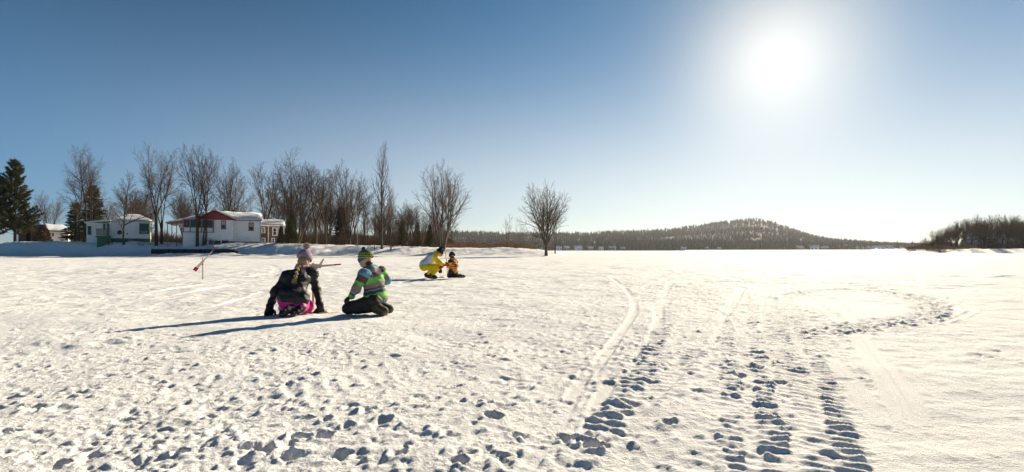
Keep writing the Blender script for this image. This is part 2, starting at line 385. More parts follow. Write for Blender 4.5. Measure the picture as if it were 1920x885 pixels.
n1 = nt.nodes.new('ShaderNodeTexNoise'); n1.inputs['Scale'].default_value = 60; n1.inputs['Detail'].default_value = 5; n1.inputs['Roughness'].default_value = .7
nt.links.new(t.outputs['Object'], n1.inputs['Vector'])
bp = nt.nodes.new('ShaderNodeBump'); bp.inputs['Distance'].default_value = .014; bp.inputs['Strength'].default_value = 1.0
nt.links.new(n1.outputs['Fac'], bp.inputs['Height']); nt.links.new(bp.outputs[0], b.inputs['Normal'])
ground = link('snow_ground', me, SNOW, smooth=True)
tag(ground, 'wide trampled snow covering the frozen lake and its banks', kind='structure')
SNOWCAP = mat('snow_cap', (.84, .85, .87), .6, var=.05, scale=3, bump=.03, bscale=4)

# ------------------------------------------------------------------ trees
BARK = mat('bark', (.066, .047, .034), .95, var=.35, scale=5, bump=.01, bscale=30)
BARK_GREY = mat('bark_grey', (.105, .080, .060), .95, var=.3, scale=5, bump=.01, bscale=30)
BIRCH = mat('birch_bark', (.42, .38, .32), .9, rgb2=(.16, .13, .10), scale=7)
TWIG = mat('twigs', (.125, .072, .042), .95, var=.3, scale=2)
TWIG_PALE = mat('twigs_pale', (.16, .10, .062), .95, var=.3, scale=2)
NEEDLE = mat('needles', (.055, .058, .020), .8, rgb2=(.115, .105, .034), scale=1.6)
CEDAR = mat('cedar_scales', (.055, .052, .018), .85, rgb2=(.105, .085, .028), scale=2.2)
THICKET = mat('thicket_stems', (.13, .085, .055), .95, rgb2=(.20, .13, .085), scale=.3)
BRUSHM = mat('brush_stems', (.22, .13, .08), .95, rgb2=(.33, .22, .135), scale=.6)

def tube(V, F, pts, rad, n):
    base = len(V); m = len(pts)
    for k in range(m):
        p = pts[k]
        d = (pts[min(k+1, m-1)]-pts[max(k-1, 0)])
        if d.length < 1e-9: d = Vector((0, 0, 1))
        d.normalize()
        a = d.cross(Vector((.31, .95, .07))); a.normalize(); b_ = d.cross(a)
        if k == m-1 and rad[k] < .006:
            V.append(tuple(p)); break
        for i in range(n):
            t_ = 6.2832*i/n
            V.append(tuple(p+(a*math.cos(t_)+b_*math.sin(t_))*rad[k]))
    full = m if rad[-1] >= .006 else m-1
    for k in range(full-1):
        for i in range(n):
            j = (i+1) % n
            F.append((base+k*n+i, base+k*n+j, base+(k+1)*n+j, base+(k+1)*n+i))
    if full == m-1:
        k = full-1
        for i in range(n): F.append((base+k*n+i, base+k*n+(i+1) % n, base+full*n))
    return base

def bare_tree(seed, H=14., stems=1, fork=.22, spread=.35, up=(.02, .10, .08, .03), counts=(13, 8, 7), ang=(.75, .75, .8), ratio=(.42, .42, .42),
              r0=.16, twig=.011, wob=.14, lean=(0, 0), tmin=(.28, .15, .1), stemfan=0., env=None, dead=False):
    rg = random.Random(seed); Vt, Ft, Vc, Fc = [], [], [], []
    Zu = Vector((0, 0, 1))
    def grow(p, d, L, r, lev):
        n = (8, 5, 4, 3)[lev]
        pts = [p.copy()]; d = d.normalized()
        w = wob*(.6, 1., 1.3, 1.3)[lev]
        for i in range(n):
            d = (d+Vector((rg.uniform(-w, w), rg.uniform(-w, w), rg.uniform(-w, w)))+Zu*up[lev]).normalized()
            p = p+d*(L/n); pts.append(p.copy())
        tip = (.16, .22, .3, .2)[lev]
        rad = [max(r*(1-(1-tip)*(k/n)**(.8 if lev == 0 else 1)), twig*.55) for k in range(n+1)]
        if lev == 0: rad[0] *= 1.35
        if lev == 3: rad[-1] = 0
        if lev <= 1: tube(Vt, Ft, pts, rad, 7 if lev == 0 else 4)
        else: tube(Vc, Fc, pts, rad, 3)
        if lev == 3: return
        N = counts[lev]; az = rg.uniform(0, 6.28)
        if lev: N = max(2, int(N*min(1.4, .4+L/(H*.20 if lev == 1 else H*.09))))
        for i in range(N):
            t = tmin[lev]+(1-tmin[lev])*((i+rg.random())/N)**.85
            f = t*n; k = min(int(f), n-1); q = pts[k].lerp(pts[k+1], f-k); tan = (pts[k+1]-pts[k]).normalized()
            az += 2.4+rg.uniform(-.5, .5)
            s1_ = tan.cross(Vector((.2, .5, .84))).normalized(); s2_ = tan.cross(s1_)
            a = ang[lev]*rg.uniform(.65, 1.3)*(1.15-.45*t)
            cdn = tan*math.cos(a)+(s1_*math.cos(az)+s2_*math.sin(az))*math.sin(a)
            CL = L*ratio[lev]*rg.uniform(.6, 1.25)*((1.38-1.0*t) if lev == 0 else (1.2-.72*t))
            if env: CL *= env(q.z/H)
            rr = min(rad[k]*.62, r*.55)*(CL/(L*ratio[lev]))**.4 if lev < 2 else twig
            grow(q, cdn, CL, max(rr, twig), lev+1)
    if stems == 1:
        grow(Vector((0, 0, -.3)), Vector((lean[0], lean[1], 1)), H, r0, 0)
    else:
        fz = H*fork
        if fz > .4: tube(Vt, Ft, [Vector((0, 0, -.3)), Vector((0, 0, fz*.5)), Vector((0, 0, fz))], [r0*1.35, r0*1.08, r0*1.0], 8)
        for i in range(stems):
            a = i*6.2832/stems+rg.uniform(-.35, .35)+stemfan
            sp = spread*rg.uniform(.35, 1.15)
            d = Vector((math.cos(a)*sp+lean[0], math.sin(a)*sp+lean[1], 1))
            hh = (H-fz)*rg.uniform(.9, 1.03)*(1.10-.30*sp/max(spread, .01))*math.sqrt(1+sp*sp*.6)
            off = Vector((math.cos(a), math.sin(a), 0))*(r0*.35 if fz > .4 else r0*1.1)
            grow(Vector((0, 0, fz-.15 if fz > .4 else -.3))+off, d, hh, r0*(.62 if fz > .4 else .9)*rg.uniform(.75, 1.05), 0)
    def mk(nm, V, F, m):
        me_ = bpy.data.meshes.new(nm); me_.from_pydata(V, [], F); me_.update(); me_.materials.append(m)
        if nm == 'trunk': me_.shade_smooth()
        return me_
    return mk, (Vt, Ft), (Vc, Fc)
PROTO = {}
def proto(key, seed, bark=None, twigm=None, **kw):
    mk, t_, c_ = bare_tree(seed, **kw)
    PROTO[key] = (mk('trunk', *t_, bark or BARK), mk('crown', *c_, twigm or TWIG), sorted(v[2] for v in c_[0])[-40])
def put_tree(key, x, d, top=None, rz=0., label='', group=None, base=None, name='bare_tree', cat='tree', sx=1.):
    """x: image column, d: distance, top: image row of the top"""
    X = (x-960)/FPX*d; z = hz(X, d) if base is None else base
    tm, cm, H_ = PROTO[key]
    s_ = 1. if top is None else ((HORIZ-top)/FPX*d+CAMH-z)/H_
    e = empty(name, (X, d, z), rz); e.scale = (s_*sx, s_*sx, s_)
    for nm, m_ in (('trunk', tm), ('crown', cm)):
        o = bpy.data.objects.new(nm, m_); COL.objects.link(o); o.parent = e
    tag(e, label, cat, group); return e

vase = dict(H=14., stems=6, fork=.10, spread=.34, up=(.03, .07, .05, .02), ang=(.62, .7, .8), counts=(13, 8, 7), r0=.20)
proto('maple_point', 17, H=13., stems=9, fork=.15, spread=.46, up=(.030, .04, .02, .0), ang=(.72, .72, .78), counts=(15, 8, 6), ratio=(.40, .42, .42), tmin=(.10, .15, .1), r0=.25, wob=.12, twigm=TWIG_PALE, bark=BARK_GREY)
proto('vase_a', 21, **{**vase, 'stems': 7, 'spread': .30, 'fork': .02}, twigm=TWIG_PALE, bark=BARK_GREY)
proto('vase_b', 22, **{**vase, 'spread': .42})
proto('vase_c', 23, **{**vase, 'stems': 4, 'spread': .36, 'fork': .25})
proto('poplar', 31, H=16., stems=1, up=(.0, .22, .15, .05), ang=(.55, .6, .7), ratio=(.26, .42, .42), counts=(34, 8, 5), r0=.17, wob=.07, tmin=(.18, .1, .1), twigm=TWIG_PALE, bark=BARK_GREY)
proto('oak_small', 41, H=11., stems=1, up=(0, .03, .03, .0), ang=(.95, .8, .8), ratio=(.40, .45, .42), counts=(24, 9, 7), r0=.20, wob=.17, tmin=(.22, .15, .1))
proto('elm_a', 51, H=15., stems=3, fork=.18, spread=.26, up=(.02, .05, .03, .0), ang=(.8, .8, .8), counts=(15, 9, 7), r0=.24, wob=.16)
proto('elm_b', 52, H=15., stems=2, fork=.0, spread=.16, up=(.02, .06, .03, .0), ang=(.85, .8, .8), ratio=(.36, .45, .42), counts=(20, 9, 7), r0=.22, wob=.15)
proto('elm_c', 53, H=15., stems=4, fork=.28, spread=.36, up=(.03, .05, .02, .0), ang=(.8, .8, .8), counts=(14, 9, 7), r0=.23, wob=.20)
proto('slim_a', 61, H=11., stems=1, up=(.0, .12, .1, .03), ang=(.7, .7, .7), ratio=(.30, .42, .42), counts=(20, 6, 4), r0=.09, wob=.10, tmin=(.3, .1, .1))
proto('slim_b', 62, H=11., stems=2, fork=.0, spread=.12, up=(.0, .12, .1, .03), ang=(.65, .7, .7), ratio=(.30, .42, .42), counts=(15, 6, 4), r0=.08, wob=.12, tmin=(.3, .1, .1), twigm=TWIG_PALE)
proto('birch', 63, H=12., stems=1, up=(.0, .10, .05, .0), ang=(.6, .7, .7), ratio=(.28, .42, .42), counts=(18, 6, 4), r0=.10, wob=.09, tmin=(.35, .1, .1), bark=BIRCH)
proto('sapling', 64, H=6., stems=4, fork=.0, spread=.28, up=(.02, .1, .08, .03), ang=(.6, .6, .7), ratio=(.34, .42, .4), counts=(8, 5, 4), r0=.035, twig=.008, twigm=TWIG_PALE, bark=BARK_GREY)

# ---- conifers
def spikes(V, F, p, d, L, w):
    a = d.cross(Vector((.3, .2, .93))).normalized()*w; b_ = d.cross(a).normalized()*w
    i = len(V); V += [tuple(p+a), tuple(p-a*.5+b_*.87), tuple(p-a*.5-b_*.87), tuple(p+d*L)]
    F += [(i, i+1, i+3), (i+1, i+2, i+3), (i+2, i, i+3)]
def conifer(seed, H, R, kind):
    rg = random.Random(seed); Vt, Ft, V, F = [], [], [], []
    tube(Vt, Ft, [Vector((0, 0, -.3)), Vector((0, 0, H*.5)), Vector((0, 0, H*.97))], [H*.018, H*.012, .02], 7)
    if kind == 'cedar':
        for i in range(5200):
            t = rg.random()**1.25; a = rg.uniform(0, 6.28)
            rr = R*(1-t)**.75*min(1, .55+t*5)*(.86+.16*math.sin(a*3+t*9)+.10*math.sin(a*7-t*23))*rg.uniform(.62, 1.05)
            p = Vector((rr*math.cos(a), rr*math.sin(a), .1+t*H*.97))
            d = Vector((math.cos(a)*.5, math.sin(a)*.5, .9)).normalized()+Vector((rg.uniform(-.4, .4), rg.uniform(-.4, .4), rg.uniform(-.2, .3)))
            spikes(V, F, p, d.normalized(), rg.uniform(.18, .42), rg.uniform(.04, .085))
    else:
        z = H*.10
        while z < H*.98:
            t = z/H; L0 = R*(1-t)**.72*(.72 if kind == 'spruce' else 1)
            for k in range(7 if kind == 'pine' else 8):
                a = rg.uniform(0, 6.28); L = L0*rg.uniform(.55, 1.15)+.15
                el = (.18+.55*t if kind == 'pine' else -.25+.5*t)+rg.uniform(-.12, .12)
                d = Vector((math.cos(a)*math.cos(el), math.sin(a)*math.cos(el), math.sin(el)))
                pts = [Vector((0, 0, z))]
                for s_ in range(4): pts.append(pts[-1]+(d+Vector((0, 0, (.10 if kind == 'pine' else .06)*s_))).normalized()*L/4)
                tube(Vt, Ft, pts, [.03, .025, .02, .015, .008], 3)
                nn = int(32*L*(1.25 if kind == 'pine' else 1.5))+6
                for q in range(nn):
                    f = (.22+.78*rg.random()**.7)*4; kk = min(int(f), 3); p = pts[kk].lerp(pts[kk+1], f-kk)
                    dd = (d*.6+Vector((rg.uniform(-1, 1), rg.uniform(-1, 1), rg.uniform(-.35, .75)))).normalized()
                    spikes(V, F, p+dd*.05, dd, rg.uniform(.22, .5)*(1.15 if kind == 'pine' else .8), rg.uniform(.035, .08))
            z += H*.030*rg.uniform(.7, 1.3)
    m1 = bpy.data.meshes.new('trunk'); m1.from_pydata(Vt, [], Ft); m1.materials.append(BARK)
    m2 = bpy.data.meshes.new('crown'); m2.from_pydata(V, [], F); m2.materials.append(CEDAR if kind == 'cedar' else NEEDLE)
    return m1, m2, H
PROTO['pine'] = conifer(5, 13., 4.3, 'pine')
PROTO['spruce'] = conifer(6, 10., 2.6, 'spruce')
PROTO['cedar'] = conifer(7, 6., 1.35, 'cedar')
_h1, _h2, _hh = conifer(8, 3., 1.25, 'cedar'); _h2.materials.clear(); _h2.materials.append(mat('brown_hedge', (.085, .05, .028), .9, rgb2=(.15, .09, .05), scale=2)); PROTO['hedge'] = (_h1, _h2, _hh)

# ------------------------------------------------------------------ houses
def siding(name, rgb, pitch=.12, depth=.012):
    m = mat(name, rgb, .7, var=.06, scale=2.5); nt = m.node_tree
    t = nt.nodes.new('ShaderNodeTexCoord'); w = nt.nodes.new('ShaderNodeTexWave'); w.wave_type = 'BANDS'; w.bands_direction = 'Z'; w.wave_profile = 'SAW'
    w.inputs['Scale'].default_value = .314/pitch
    nt.links.new(t.outputs['Object'], w.inputs['Vector'])
    bp = nt.nodes.new('ShaderNodeBump'); bp.inputs['Distance'].default_value = depth
    nt.links.new(w.outputs['Fac'], bp.inputs['Height']); nt.links.new(bp.outputs[0], nt.nodes['Principled BSDF'].inputs['Normal']); return m
WHITE_SIDING = siding('white_siding', (.90, .89, .87)); BROWN_SIDING = siding('brown_siding', (.115, .085, .062))
SUN_TINTED = siding('sun_tinted_siding', (.66, .58, .42))  # white siding with the yellow of low sunlight put into its colour
GREEN = mat('green_paint', (.03, .14, .075), .6, var=.2); RED = mat('red_paint', (.30, .055, .045), .65, var=.15, scale=3); PINK = mat('faded_red_trim', (.38, .16, .14), .7, var=.15)
WTRIM = mat('white_trim', (.72, .70, .66), .6); TAN = mat('tan_brick', (.26, .17, .11), .9, var=.25, scale=9); DARKW = mat('weathered_timber', (.022, .019, .017), .9, var=.3, scale=6, bump=.02, bscale=8)
WOOD = mat('grey_wood', (.20, .16, .125), .85, var=.25, scale=7, stretch=(1, 1, 6)); METAL = mat('dark_metal', (.05, .05, .05), .5)
GLASS = mat('window_glass', (.018, .022, .026), .06, spec=.6); CURTAIN = mat('white_blind', (.42, .43, .44), .8); SOFFIT = mat('soffit', (.35, .31, .26), .8)
SHINGLE = mat('shingle', (.07, .06, .055), .9, var=.3, scale=8)

class Frame:
    def __init__(s, name, d, pxmid, label, cat='house', group=None):
        s.d = d; s.o = Vector(((pxmid-960)/FPX*d, d, hz((pxmid-960)/FPX*d, d)))
        s.th = math.atan2(960-pxmid, FPX)*.93              # the house fronts the lake corner where the camera stands
        s.root = empty(name, s.o, s.th); tag(s.root, label, cat, group)
    def X(s, px): k = (px-960)/FPX; return (k*s.d-s.o.x)/(math.cos(s.th)-k*math.sin(s.th))
    def Zp(s, py): return CAMH+(HORIZ-py)/FPX*s.d-s.o.z
    def box(s, name, px0, px1, py0, py1, y0, y1, m, parent=None):
        """front rectangle in image columns and rows at this house's distance, depth y0..y1 behind its front"""
        return boxw(name, s.X(px0), s.X(px1), y0, y1, s.Zp(py1), s.Zp(py0), m, parent or s.root)
    def P(s, px, py, y): return Vector((s.X(px), y, s.Zp(py)))
    def slab(s, name, pts, th, m, parent=None):
        lo = [Vector(p) for p in pts]; hi = [p+Vector((0, 0, th)) for p in lo]; n = len(pts)
        f = [tuple(range(n))[::-1], tuple(range(n, 2*n))]+[(i, (i+1) % n, n+(i+1) % n, n+i) for i in range(n)]
        return pyobj(name, lo+hi, f, m, parent or s.root)
    def window(s, px0, px1, py0, py1, y, fm, bars=1, glass=None, w=.09, rail=True):
        x0, x1, z0, z1 = s.X(px0), s.X(px1), s.Zp(py1), s.Zp(py0); V, F = [], []
        def b(a0, a1, c0, c1, ya, yb): addbox(V, F, a0, a1, ya, yb, c0, c1)
        b(x0, x1, z1-w, z1, y-.06, y); b(x0-.03, x1+.03, z0, z0+w, y-.09, y)
        b(x0, x0+w, z0+w, z1-w, y-.06, y); b(x1-w, x1, z0+w, z1-w, y-.06, y)
        for i in range(1, bars): c = x0+(x1-x0)*i/bars; b(c-.03, c+.03, z0+w, z1-w, y-.05, y)
        if rail: b(x0+w, x1-w, (z0+z1)/2-.025, (z0+z1)/2+.025, y-.045, y)
        wn_ = pyobj('window', V, F, fm, s.root)
        boxw('pane', x0+w*.9, x1-w*.9, y-.02, y-.006, z0+w*.9, z1-w*.9, glass or GLASS, wn_)
        return wn_
def addbox(V, F, x0, x1, y0, y1, z0, z1):
    i = len(V); V += [(x0, y0, z0), (x1, y0, z0), (x1, y1, z0), (x0, y1, z0), (x0, y0, z1), (x1, y0, z1), (x1, y1, z1), (x0, y1, z1)]
    F += [(i, i+3, i+2, i+1), (i+4, i+5, i+6, i+7), (i, i+1, i+5, i+4), (i+1, i+2, i+6, i+5), (i+2, i+3, i+7, i+6), (i+3, i, i+4, i+7)]
def boxw(name, x0, x1, y0, y1, z0, z1, m, parent=None, bev=0):
    V, F = [], []; addbox(V, F, x0, x1, y0, y1, z0, z1); return pyobj(name, V, F, m, parent)
def lumpy_slab(fr, name, a, b, c, d, th, m, nu=14, nv=6, seed=0, edge=.12):
    """snow lying on a roof plane a-b (eave) to d-c (ridge): rounded, uneven edge and thickness"""
    V, F = [], []
    for j in range(nv+1):
        for i in range(nu+1):
            u, v = i/nu, j/nv
            p = a.lerp(b, u).lerp(d.lerp(c, u), v)
            ed = min(1, min(u, 1-u)*nu*.8+.25)*min(1, v*nv*.9+.35)
            h = th*ed*(1+.45*float(gnoise(np.array([p.x*.8+seed]), np.array([p.y*.9]), seed)[0]))+.02
            if j == 0: p = p+(a-d).normalized()*edge*(.6+1.2*float(gnoise(np.array([p.x*1.3]), np.array([3.3+seed]), seed)[0]))
            V.append((p.x, p.y, p.z+h))
    n0 = len(V)
    for j in range(nv+1):
        for i in range(nu+1):
            q = V[j*(nu+1)+i]; p = a.lerp(b, i/nu).lerp(d.lerp(c, i/nu), j/nv); V.append((q[0], q[1], p.z+.004))
    for j in range(nv):
        for i in range(nu):
            k = j*(nu+1)+i; F.append((k, k+1, k+nu+2, k+nu+1)); F.append((n0+k, n0+k+nu+1, n0+k+nu+2, n0+k+1))
    ring = [i for i in range(nu)]+[j*(nu+1)+nu for j in range(nv)]+[nv*(nu+1)+i for i in range(nu, 0, -1)]+[j*(nu+1) for j in range(nv, 0, -1)]
    for q in range(len(ring)):
        r0_, r1_ = ring[q], ring[(q+1) % len(ring)]; F.append((r0_, n0+r0_, n0+r1_, r1_))
    return pyobj(name, V, F, m, fr.root, smooth=True)

# --- white cottage with the red gable
f = Frame('cottage', 78., 415, 'white cottage with red gable, screened porch and snowy roof')
GB = 475
wall = f.box('wall', 402, 438, 413, GB, -1.0, 3.5, WHITE_SIDING)
f.box('wall', 438.3, 488, 412.5, GB, .3, 8.6, WHITE_SIDING)
f.box('wall', 372, 438, 413, GB, 3.6, 8.6, WHITE_SIDING)
f.box('corner_board', 486.6, 488.6, 412.7, GB, .24, .45, WTRIM)
f.box('foundation', 437, 488.4, 453, GB, .22, .29, TAN)
f.box('basement_window', 403.5, 414, 451.5, 457, -1.06, -1.005, METAL); f.box('basement_window', 416.5, 429, 451, 457, -1.06, -1.005, METAL)
f.box('foundation', 429.2, 438.2, 452.5, GB, -1.05, -1.004, TAN)
# porch
pw = f.box('porch_wall', 345, 402, 437, GB, -1.5, 3.4, WHITE_SIDING)
f.box('porch_sill', 344.2, 402, 435.8, 437, -1.56, 3.4, WOOD)
f.box('porch_band', 345.4, 401.8, 428.5, 435.8, -1.45, -1.40, WHITE_SIDING)
for px in (345, 357.5, 378.5, 399.6): f.box('post', px, px+1.9, 413.5, 435.8, -1.54, -1.36, PINK)
f.box('rail', 345, 402, 427.3, 428.5, -1.53, -1.38, PINK); f.box('header', 344.4, 402, 412.4, 414.6, -1.55, -1.35, PINK)
for a_, b_ in ((347, 352), (352.6, 357.4), (359.6, 369), (369.6, 378.4), (380.6, 390), (390.6, 399.5)): f.box('pane', a_, b_, 414.7, 427.2, -1.45, -1.42, GLASS)
f.box('inner_wall', 346.5, 401.5, 413.5, 437, 3.2, 3.35, SOFFIT)
f.window(415, 424.5, 413.8, 430.5, -1.0, PINK, w=.13); f.window(466, 476, 415.5, 432, .3, PINK, w=.13)
for (a_, b_) in ((416.6, 422.9), (467.6, 474.4)): f.box('blind', a_, b_, 415.5 if a_ < 450 else 417.2, 422 if a_ < 450 else 423.4, -1.045 if a_ < 450 else .255, -1.03 if a_ < 450 else .27, CURTAIN)
f.box('downpipe', 437.0, 438.0, 416, 452, .1, .2, WTRIM)
# roofs: gable wing, main ridge roof, long shed slope over the carport
gl, gt, gr = f.P(368.5, 413, -1.6), f.P(403, 396.8, -1.6), f.P(444, 413.4, -1.6); back = Vector((0, 6.4, 0))
g_ = [f.P(372, 412.6, -1.02), f.P(403, 398.2, -1.02), f.P(440.5, 412.6, -1.02)]
pyobj('gable', [*g_, *[p+Vector((0, .5, 0)) for p in g_]], [(0, 2, 1), (3, 4, 5), (0, 1, 4, 3), (1, 2, 5, 4), (2, 0, 3, 5)], RED, f.root)
f.slab('roof', [gt, gr, gr+back, gt+back], .10, RED); f.slab('roof', [gl, gt, gt+back, gl+back], .10, RED)
up_ = Vector((0, 0, .102))
lumpy_slab(f, 'roof_snow', gr+up_+back, gr+up_, gt+up_, gt+up_+back, .26, SNOWCAP, seed=1)
lumpy_slab(f, 'roof_snow', gl+up_, gl+up_+back, gt+up_+back, gt+up_, .20, SNOWCAP, seed=2)
e0, e1, r1, r0_ = f.P(425, 412.3, -.25), f.P(491.5, 412.3, -.25), f.P(491.5, 397.5, 4.4), f.P(376, 397.5, 4.4); e00 = f.P(372, 412.3, .3)
f.slab('roof', [e00, e1, r1, r0_], .10, RED); f.slab('roof', [r0_, r1, f.P(491.5, 412.3, 9.0), f.P(372, 412.3, 9.0)], .10, RED)
lumpy_slab(f, 'roof_snow', e00+up_, e1+up_, r1+up_, r0_+up_, .28, SNOWCAP, nu=22, nv=8, seed=3)
gg = [f.P(488.3, 412.3, .3), f.P(488.3, 398.2, 4.4), f.P(488.3, 412.3, 8.6)]
pyobj('gable', [*gg, *[p-Vector((.3, 0, 0)) for p in gg]], [(0, 2, 1), (3, 4, 5), (0, 1, 4, 3), (1, 2, 5, 4), (2, 0, 3, 5)], RED, f.root)
c0, c1 = f.P(312.5, 421.3, -1.2), f.P(312.5, 421.3, 8.8)
f.slab('carport_roof', [c0, f.P(374, 412.0, -1.4), f.P(380, 399.0, 4.3), f.P(374, 412.0, 8.8), c1], .10, PINK)
lumpy_slab(f, 'roof_snow', c0+up_, f.P(374, 412.0, -1.4)+up_, f.P(380, 399.0, 4.3)+up_, f.P(318, 417.5, 4.3)+up_, .15, SNOWCAP, seed=4)
for px, yy in ((315, -1.0), (332, -1.1), (315, 4.0), (332, 7.5)): f.box('carport_post', px, px+1.3, 418.5, GB, yy, yy+.12, WOOD)

# --- white cottage with the green base
f = Frame('cottage', 76., 235, 'low white cottage with dark green base and small balcony')
f.box('wall', 208, 281, 415.5, 447, 0, 8.5, WHITE_SIDING); f.box('base', 207.6, 281.4, 447, GB, -.05, 8.55, GREEN)
f.box('sun_tinted_side', 281.1, 281.6, 416, 447, .1, 8.4, SUN_TINTED)  # thin sheet over the white side wall, warm sunlight painted into its colour
f.box('wall', 161, 208, 419, GB, .8, 7, WHITE_SIDING)
for y0_, y1_, p0, p1 in ((1.0, 2.4, 419, 433), (4.2, 5.6, 420, 433)): f.box('side_window', 281.7, 282.2, p0, p1, y0_, y1_, GREEN)
f.window(261, 279.5, 418, 438, 0, GREEN, bars=1, w=.14, rail=False)
f.box('lower_panes', 262.6, 278, 433.4, 436, -.05, -.025, WTRIM)
for k in range(4): f.box('pane', 263+k*3.9, 265.9+k*3.9, 433.7, 435.7, -.062, -.052, GLASS)
f.box('hatch', 239, 248, 447.5, 453, -.09, -.055, TAN)
f.window(163, 170, 425, 441, .8, GREEN, w=.1)
f.box('floor', 181, 209, 443.4, 445.4, -1.5, .75, GREEN); f.box('skirt', 183.5, 207.5, 445.4, GB, -1.35, -1.2, GREEN)
for px in (181.4, 191, 207): f.box('post', px, px+.9, 418, 443.4, -1.48, -1.38, WTRIM)
f.box('hand_rail', 181.4, 208, 430.3, 431.4, -1.5, -1.36, WOOD)
for k in range(16): f.box('railing_slat', 182.5+k*1.55, 183.6+k*1.55, 431.5, 442.5, -1.45, -1.42, WOOD)
f.window(191.5, 197.5, 420, 431, .78, WTRIM, w=.06); f.box('door', 199.5, 205, 419.5, 443.3, .72, .79, WOOD)
f.slab('roof', [f.P(158.5, 420.5, -.2), f.P(209, 416, -1.7), f.P(212, 412.5, 7.2), f.P(158.5, 418.5, 7.2)], .12, WTRIM)
lumpy_slab(f, 'roof_snow', f.P(158.5, 420.5, -.2)+Vector((0, 0, .122)), f.P(209, 416, -1.7)+Vector((0, 0, .122)), f.P(212, 412.5, 7.2)+Vector((0, 0, .122)), f.P(158.5, 418.5, 7.2)+Vector((0, 0, .122)), .14, SNOWCAP, seed=6)
fl, fr_, br, bl = f.P(204, 415.2, -.7), f.P(287, 415.2, -.7), f.P(287, 415.2, 9.2), f.P(204, 415.2, 9.2); ra, rb = f.P(238, 402.4, 4.2), f.P(262, 402.4, 4.2)
pyobj('roof', [fl, fr_, br, bl, ra, rb]+[p+Vector((0, 0, .13)) for p in (fl, fr_, br, bl, ra, rb)], [(0, 3, 2, 1), (6, 7, 11, 10), (7, 8, 11), (8, 9, 10, 11), (9, 6, 10), (0, 1, 7, 6), (1, 2, 8, 7), (2, 3, 9, 8), (3, 0, 6, 9)], WTRIM, f.root)
uu = Vector((0, 0, .134))
lumpy_slab(f, 'roof_snow', fl+uu, fr_+uu, rb+uu, ra+uu, .20, SNOWCAP, seed=7)
lumpy_slab(f, 'roof_snow', fr_+uu, br+uu, rb+uu, rb+uu+Vector((0, -.02, 0)), .16, SNOWCAP, seed=8)
vt = [f.P(257.5, 406.0, 2.4), f.P(261, 402.2, 2.4), f.P(264.5, 406.0, 2.4)]
pyobj('roof_vent', [*vt, *[p+Vector((0, 1.5, 0)) for p in vt]], [(0, 2, 1), (3, 4, 5), (0, 1, 4, 3), (1, 2, 5, 4), (2, 0, 3, 5)], METAL, f.root)
V, F = [], []; tube(V, F, [f.P(282.5, 418, 5), f.P(282.5, 396.5, 5), f.P(282.5, 395.0, 5)], [.12, .12, .16], 10); pyobj('chimney_pipe', V, F, METAL, f.root)
V, F = [], []
for k in range(12):
    a = k*math.pi/6; V.append((f.X(224.5)+.30*math.cos(a), -.22, f.Zp(436)+.36*math.sin(a)))
V.append((f.X(224.5), -.10, f.Zp(436))); F = [(k, (k+1) % 12, 12) for k in range(12)]+[tuple(range(12))[::-1]]
pyobj('satellite_dish', V, F, METAL, f.root)
f.box('meter', 237.5, 239.3, 436.5, 439.5, -.14, -.02, METAL)

# --- brown house behind
f = Frame('house', 90., 511, 'brown sided house with white window frames beside the red-gabled cottage')
f.box('wall', 480, 533, 424, GB, 0, 7, BROWN_SIDING)
for px in (502.3, 531.4): f.box('corner_board', px, px+1.8, 424.2, GB, -.05, 0, WTRIM)
f.window(490, 497.5, 426.5, 437.5, 0, WTRIM, w=.15); f.window(510.5, 519.5, 426.5, 442, 0, WTRIM, w=.17); f.window(520, 529, 426.5, 442, 0, WTRIM, w=.17)
f.window(509, 515.5, 446, 456, 0, WTRIM, w=.16); f.window(490, 498, 446, 456, 0, WTRIM, w=.16)
a_, b_, c_, d_ = f.P(478, 424.6, -.6), f.P(535, 424.6, -.6), f.P(533, 413.8, 3.4), f.P(480, 413.8, 3.4)
f.slab('roof', [a_, b_, c_, d_], .12, WTRIM); f.slab('roof', [d_, c_, f.P(535, 424.6, 7.6), f.P(478, 424.6, 7.6)], .12, WTRIM)
lumpy_slab(f, 'roof_snow', a_+uu, b_+uu, c_+uu, d_+uu, .24, SNOWCAP, seed=9)
gg = [f.P(532.8, 424.2, .1), f.P(532.8, 414.6, 3.4), f.P(532.8, 424.2, 6.9)]
pyobj('gable', [*gg, *[p-Vector((.3, 0, 0)) for p in gg]], [(0, 2, 1), (3, 4, 5), (0, 1, 4, 3), (1, 2, 5, 4), (2, 0, 3, 5)], BROWN_SIDING, f.root)

# --- hut under the pine and the low house next to it
f = Frame('garden_hut', 84., 55, 'small tan hut with snowy roof behind the tall pine', 'hut')
f.box('wall', 34, 76, 424.5, GB, 0, 4, TAN); f.box('door', 50, 57, 430, GB, -.06, 0, DARKW)
for px in (66, 33): f.box('post', px, px+1, 424, GB, -1.2, -1.1, WOOD)
a_, b_, c_, d_ = f.P(29, 424, -1.5), f.P(80, 424, -1.5), f.P(62, 412.5, 2), f.P(47, 412.5, 2)
f.slab('roof', [a_, b_, c_, d_], .15, SHINGLE); f.slab('roof', [d_, c_, f.P(80, 424, 5), f.P(29, 424, 5)], .15, SHINGLE); f.slab('roof', [b_, f.P(80, 424, 5), c_], .15, SHINGLE)
lumpy_slab(f, 'roof_snow', a_+Vector((0, 0, .152)), b_+Vector((0, 0, .152)), c_+Vector((0, 0, .152)), d_+Vector((0, 0, .152)), .22, SNOWCAP, seed=10)
f = Frame('low_house', 92., 107, 'low white house with a long snow-covered roof at the pine')
f.box('wall', 81, 128, 434, GB, 0, 7, WHITE_SIDING); f.window(96, 102, 436.5, 444, 0, WTRIM, w=.1); f.box('garage_door', 104, 117, 437, GB, -.06, 0, WTRIM)
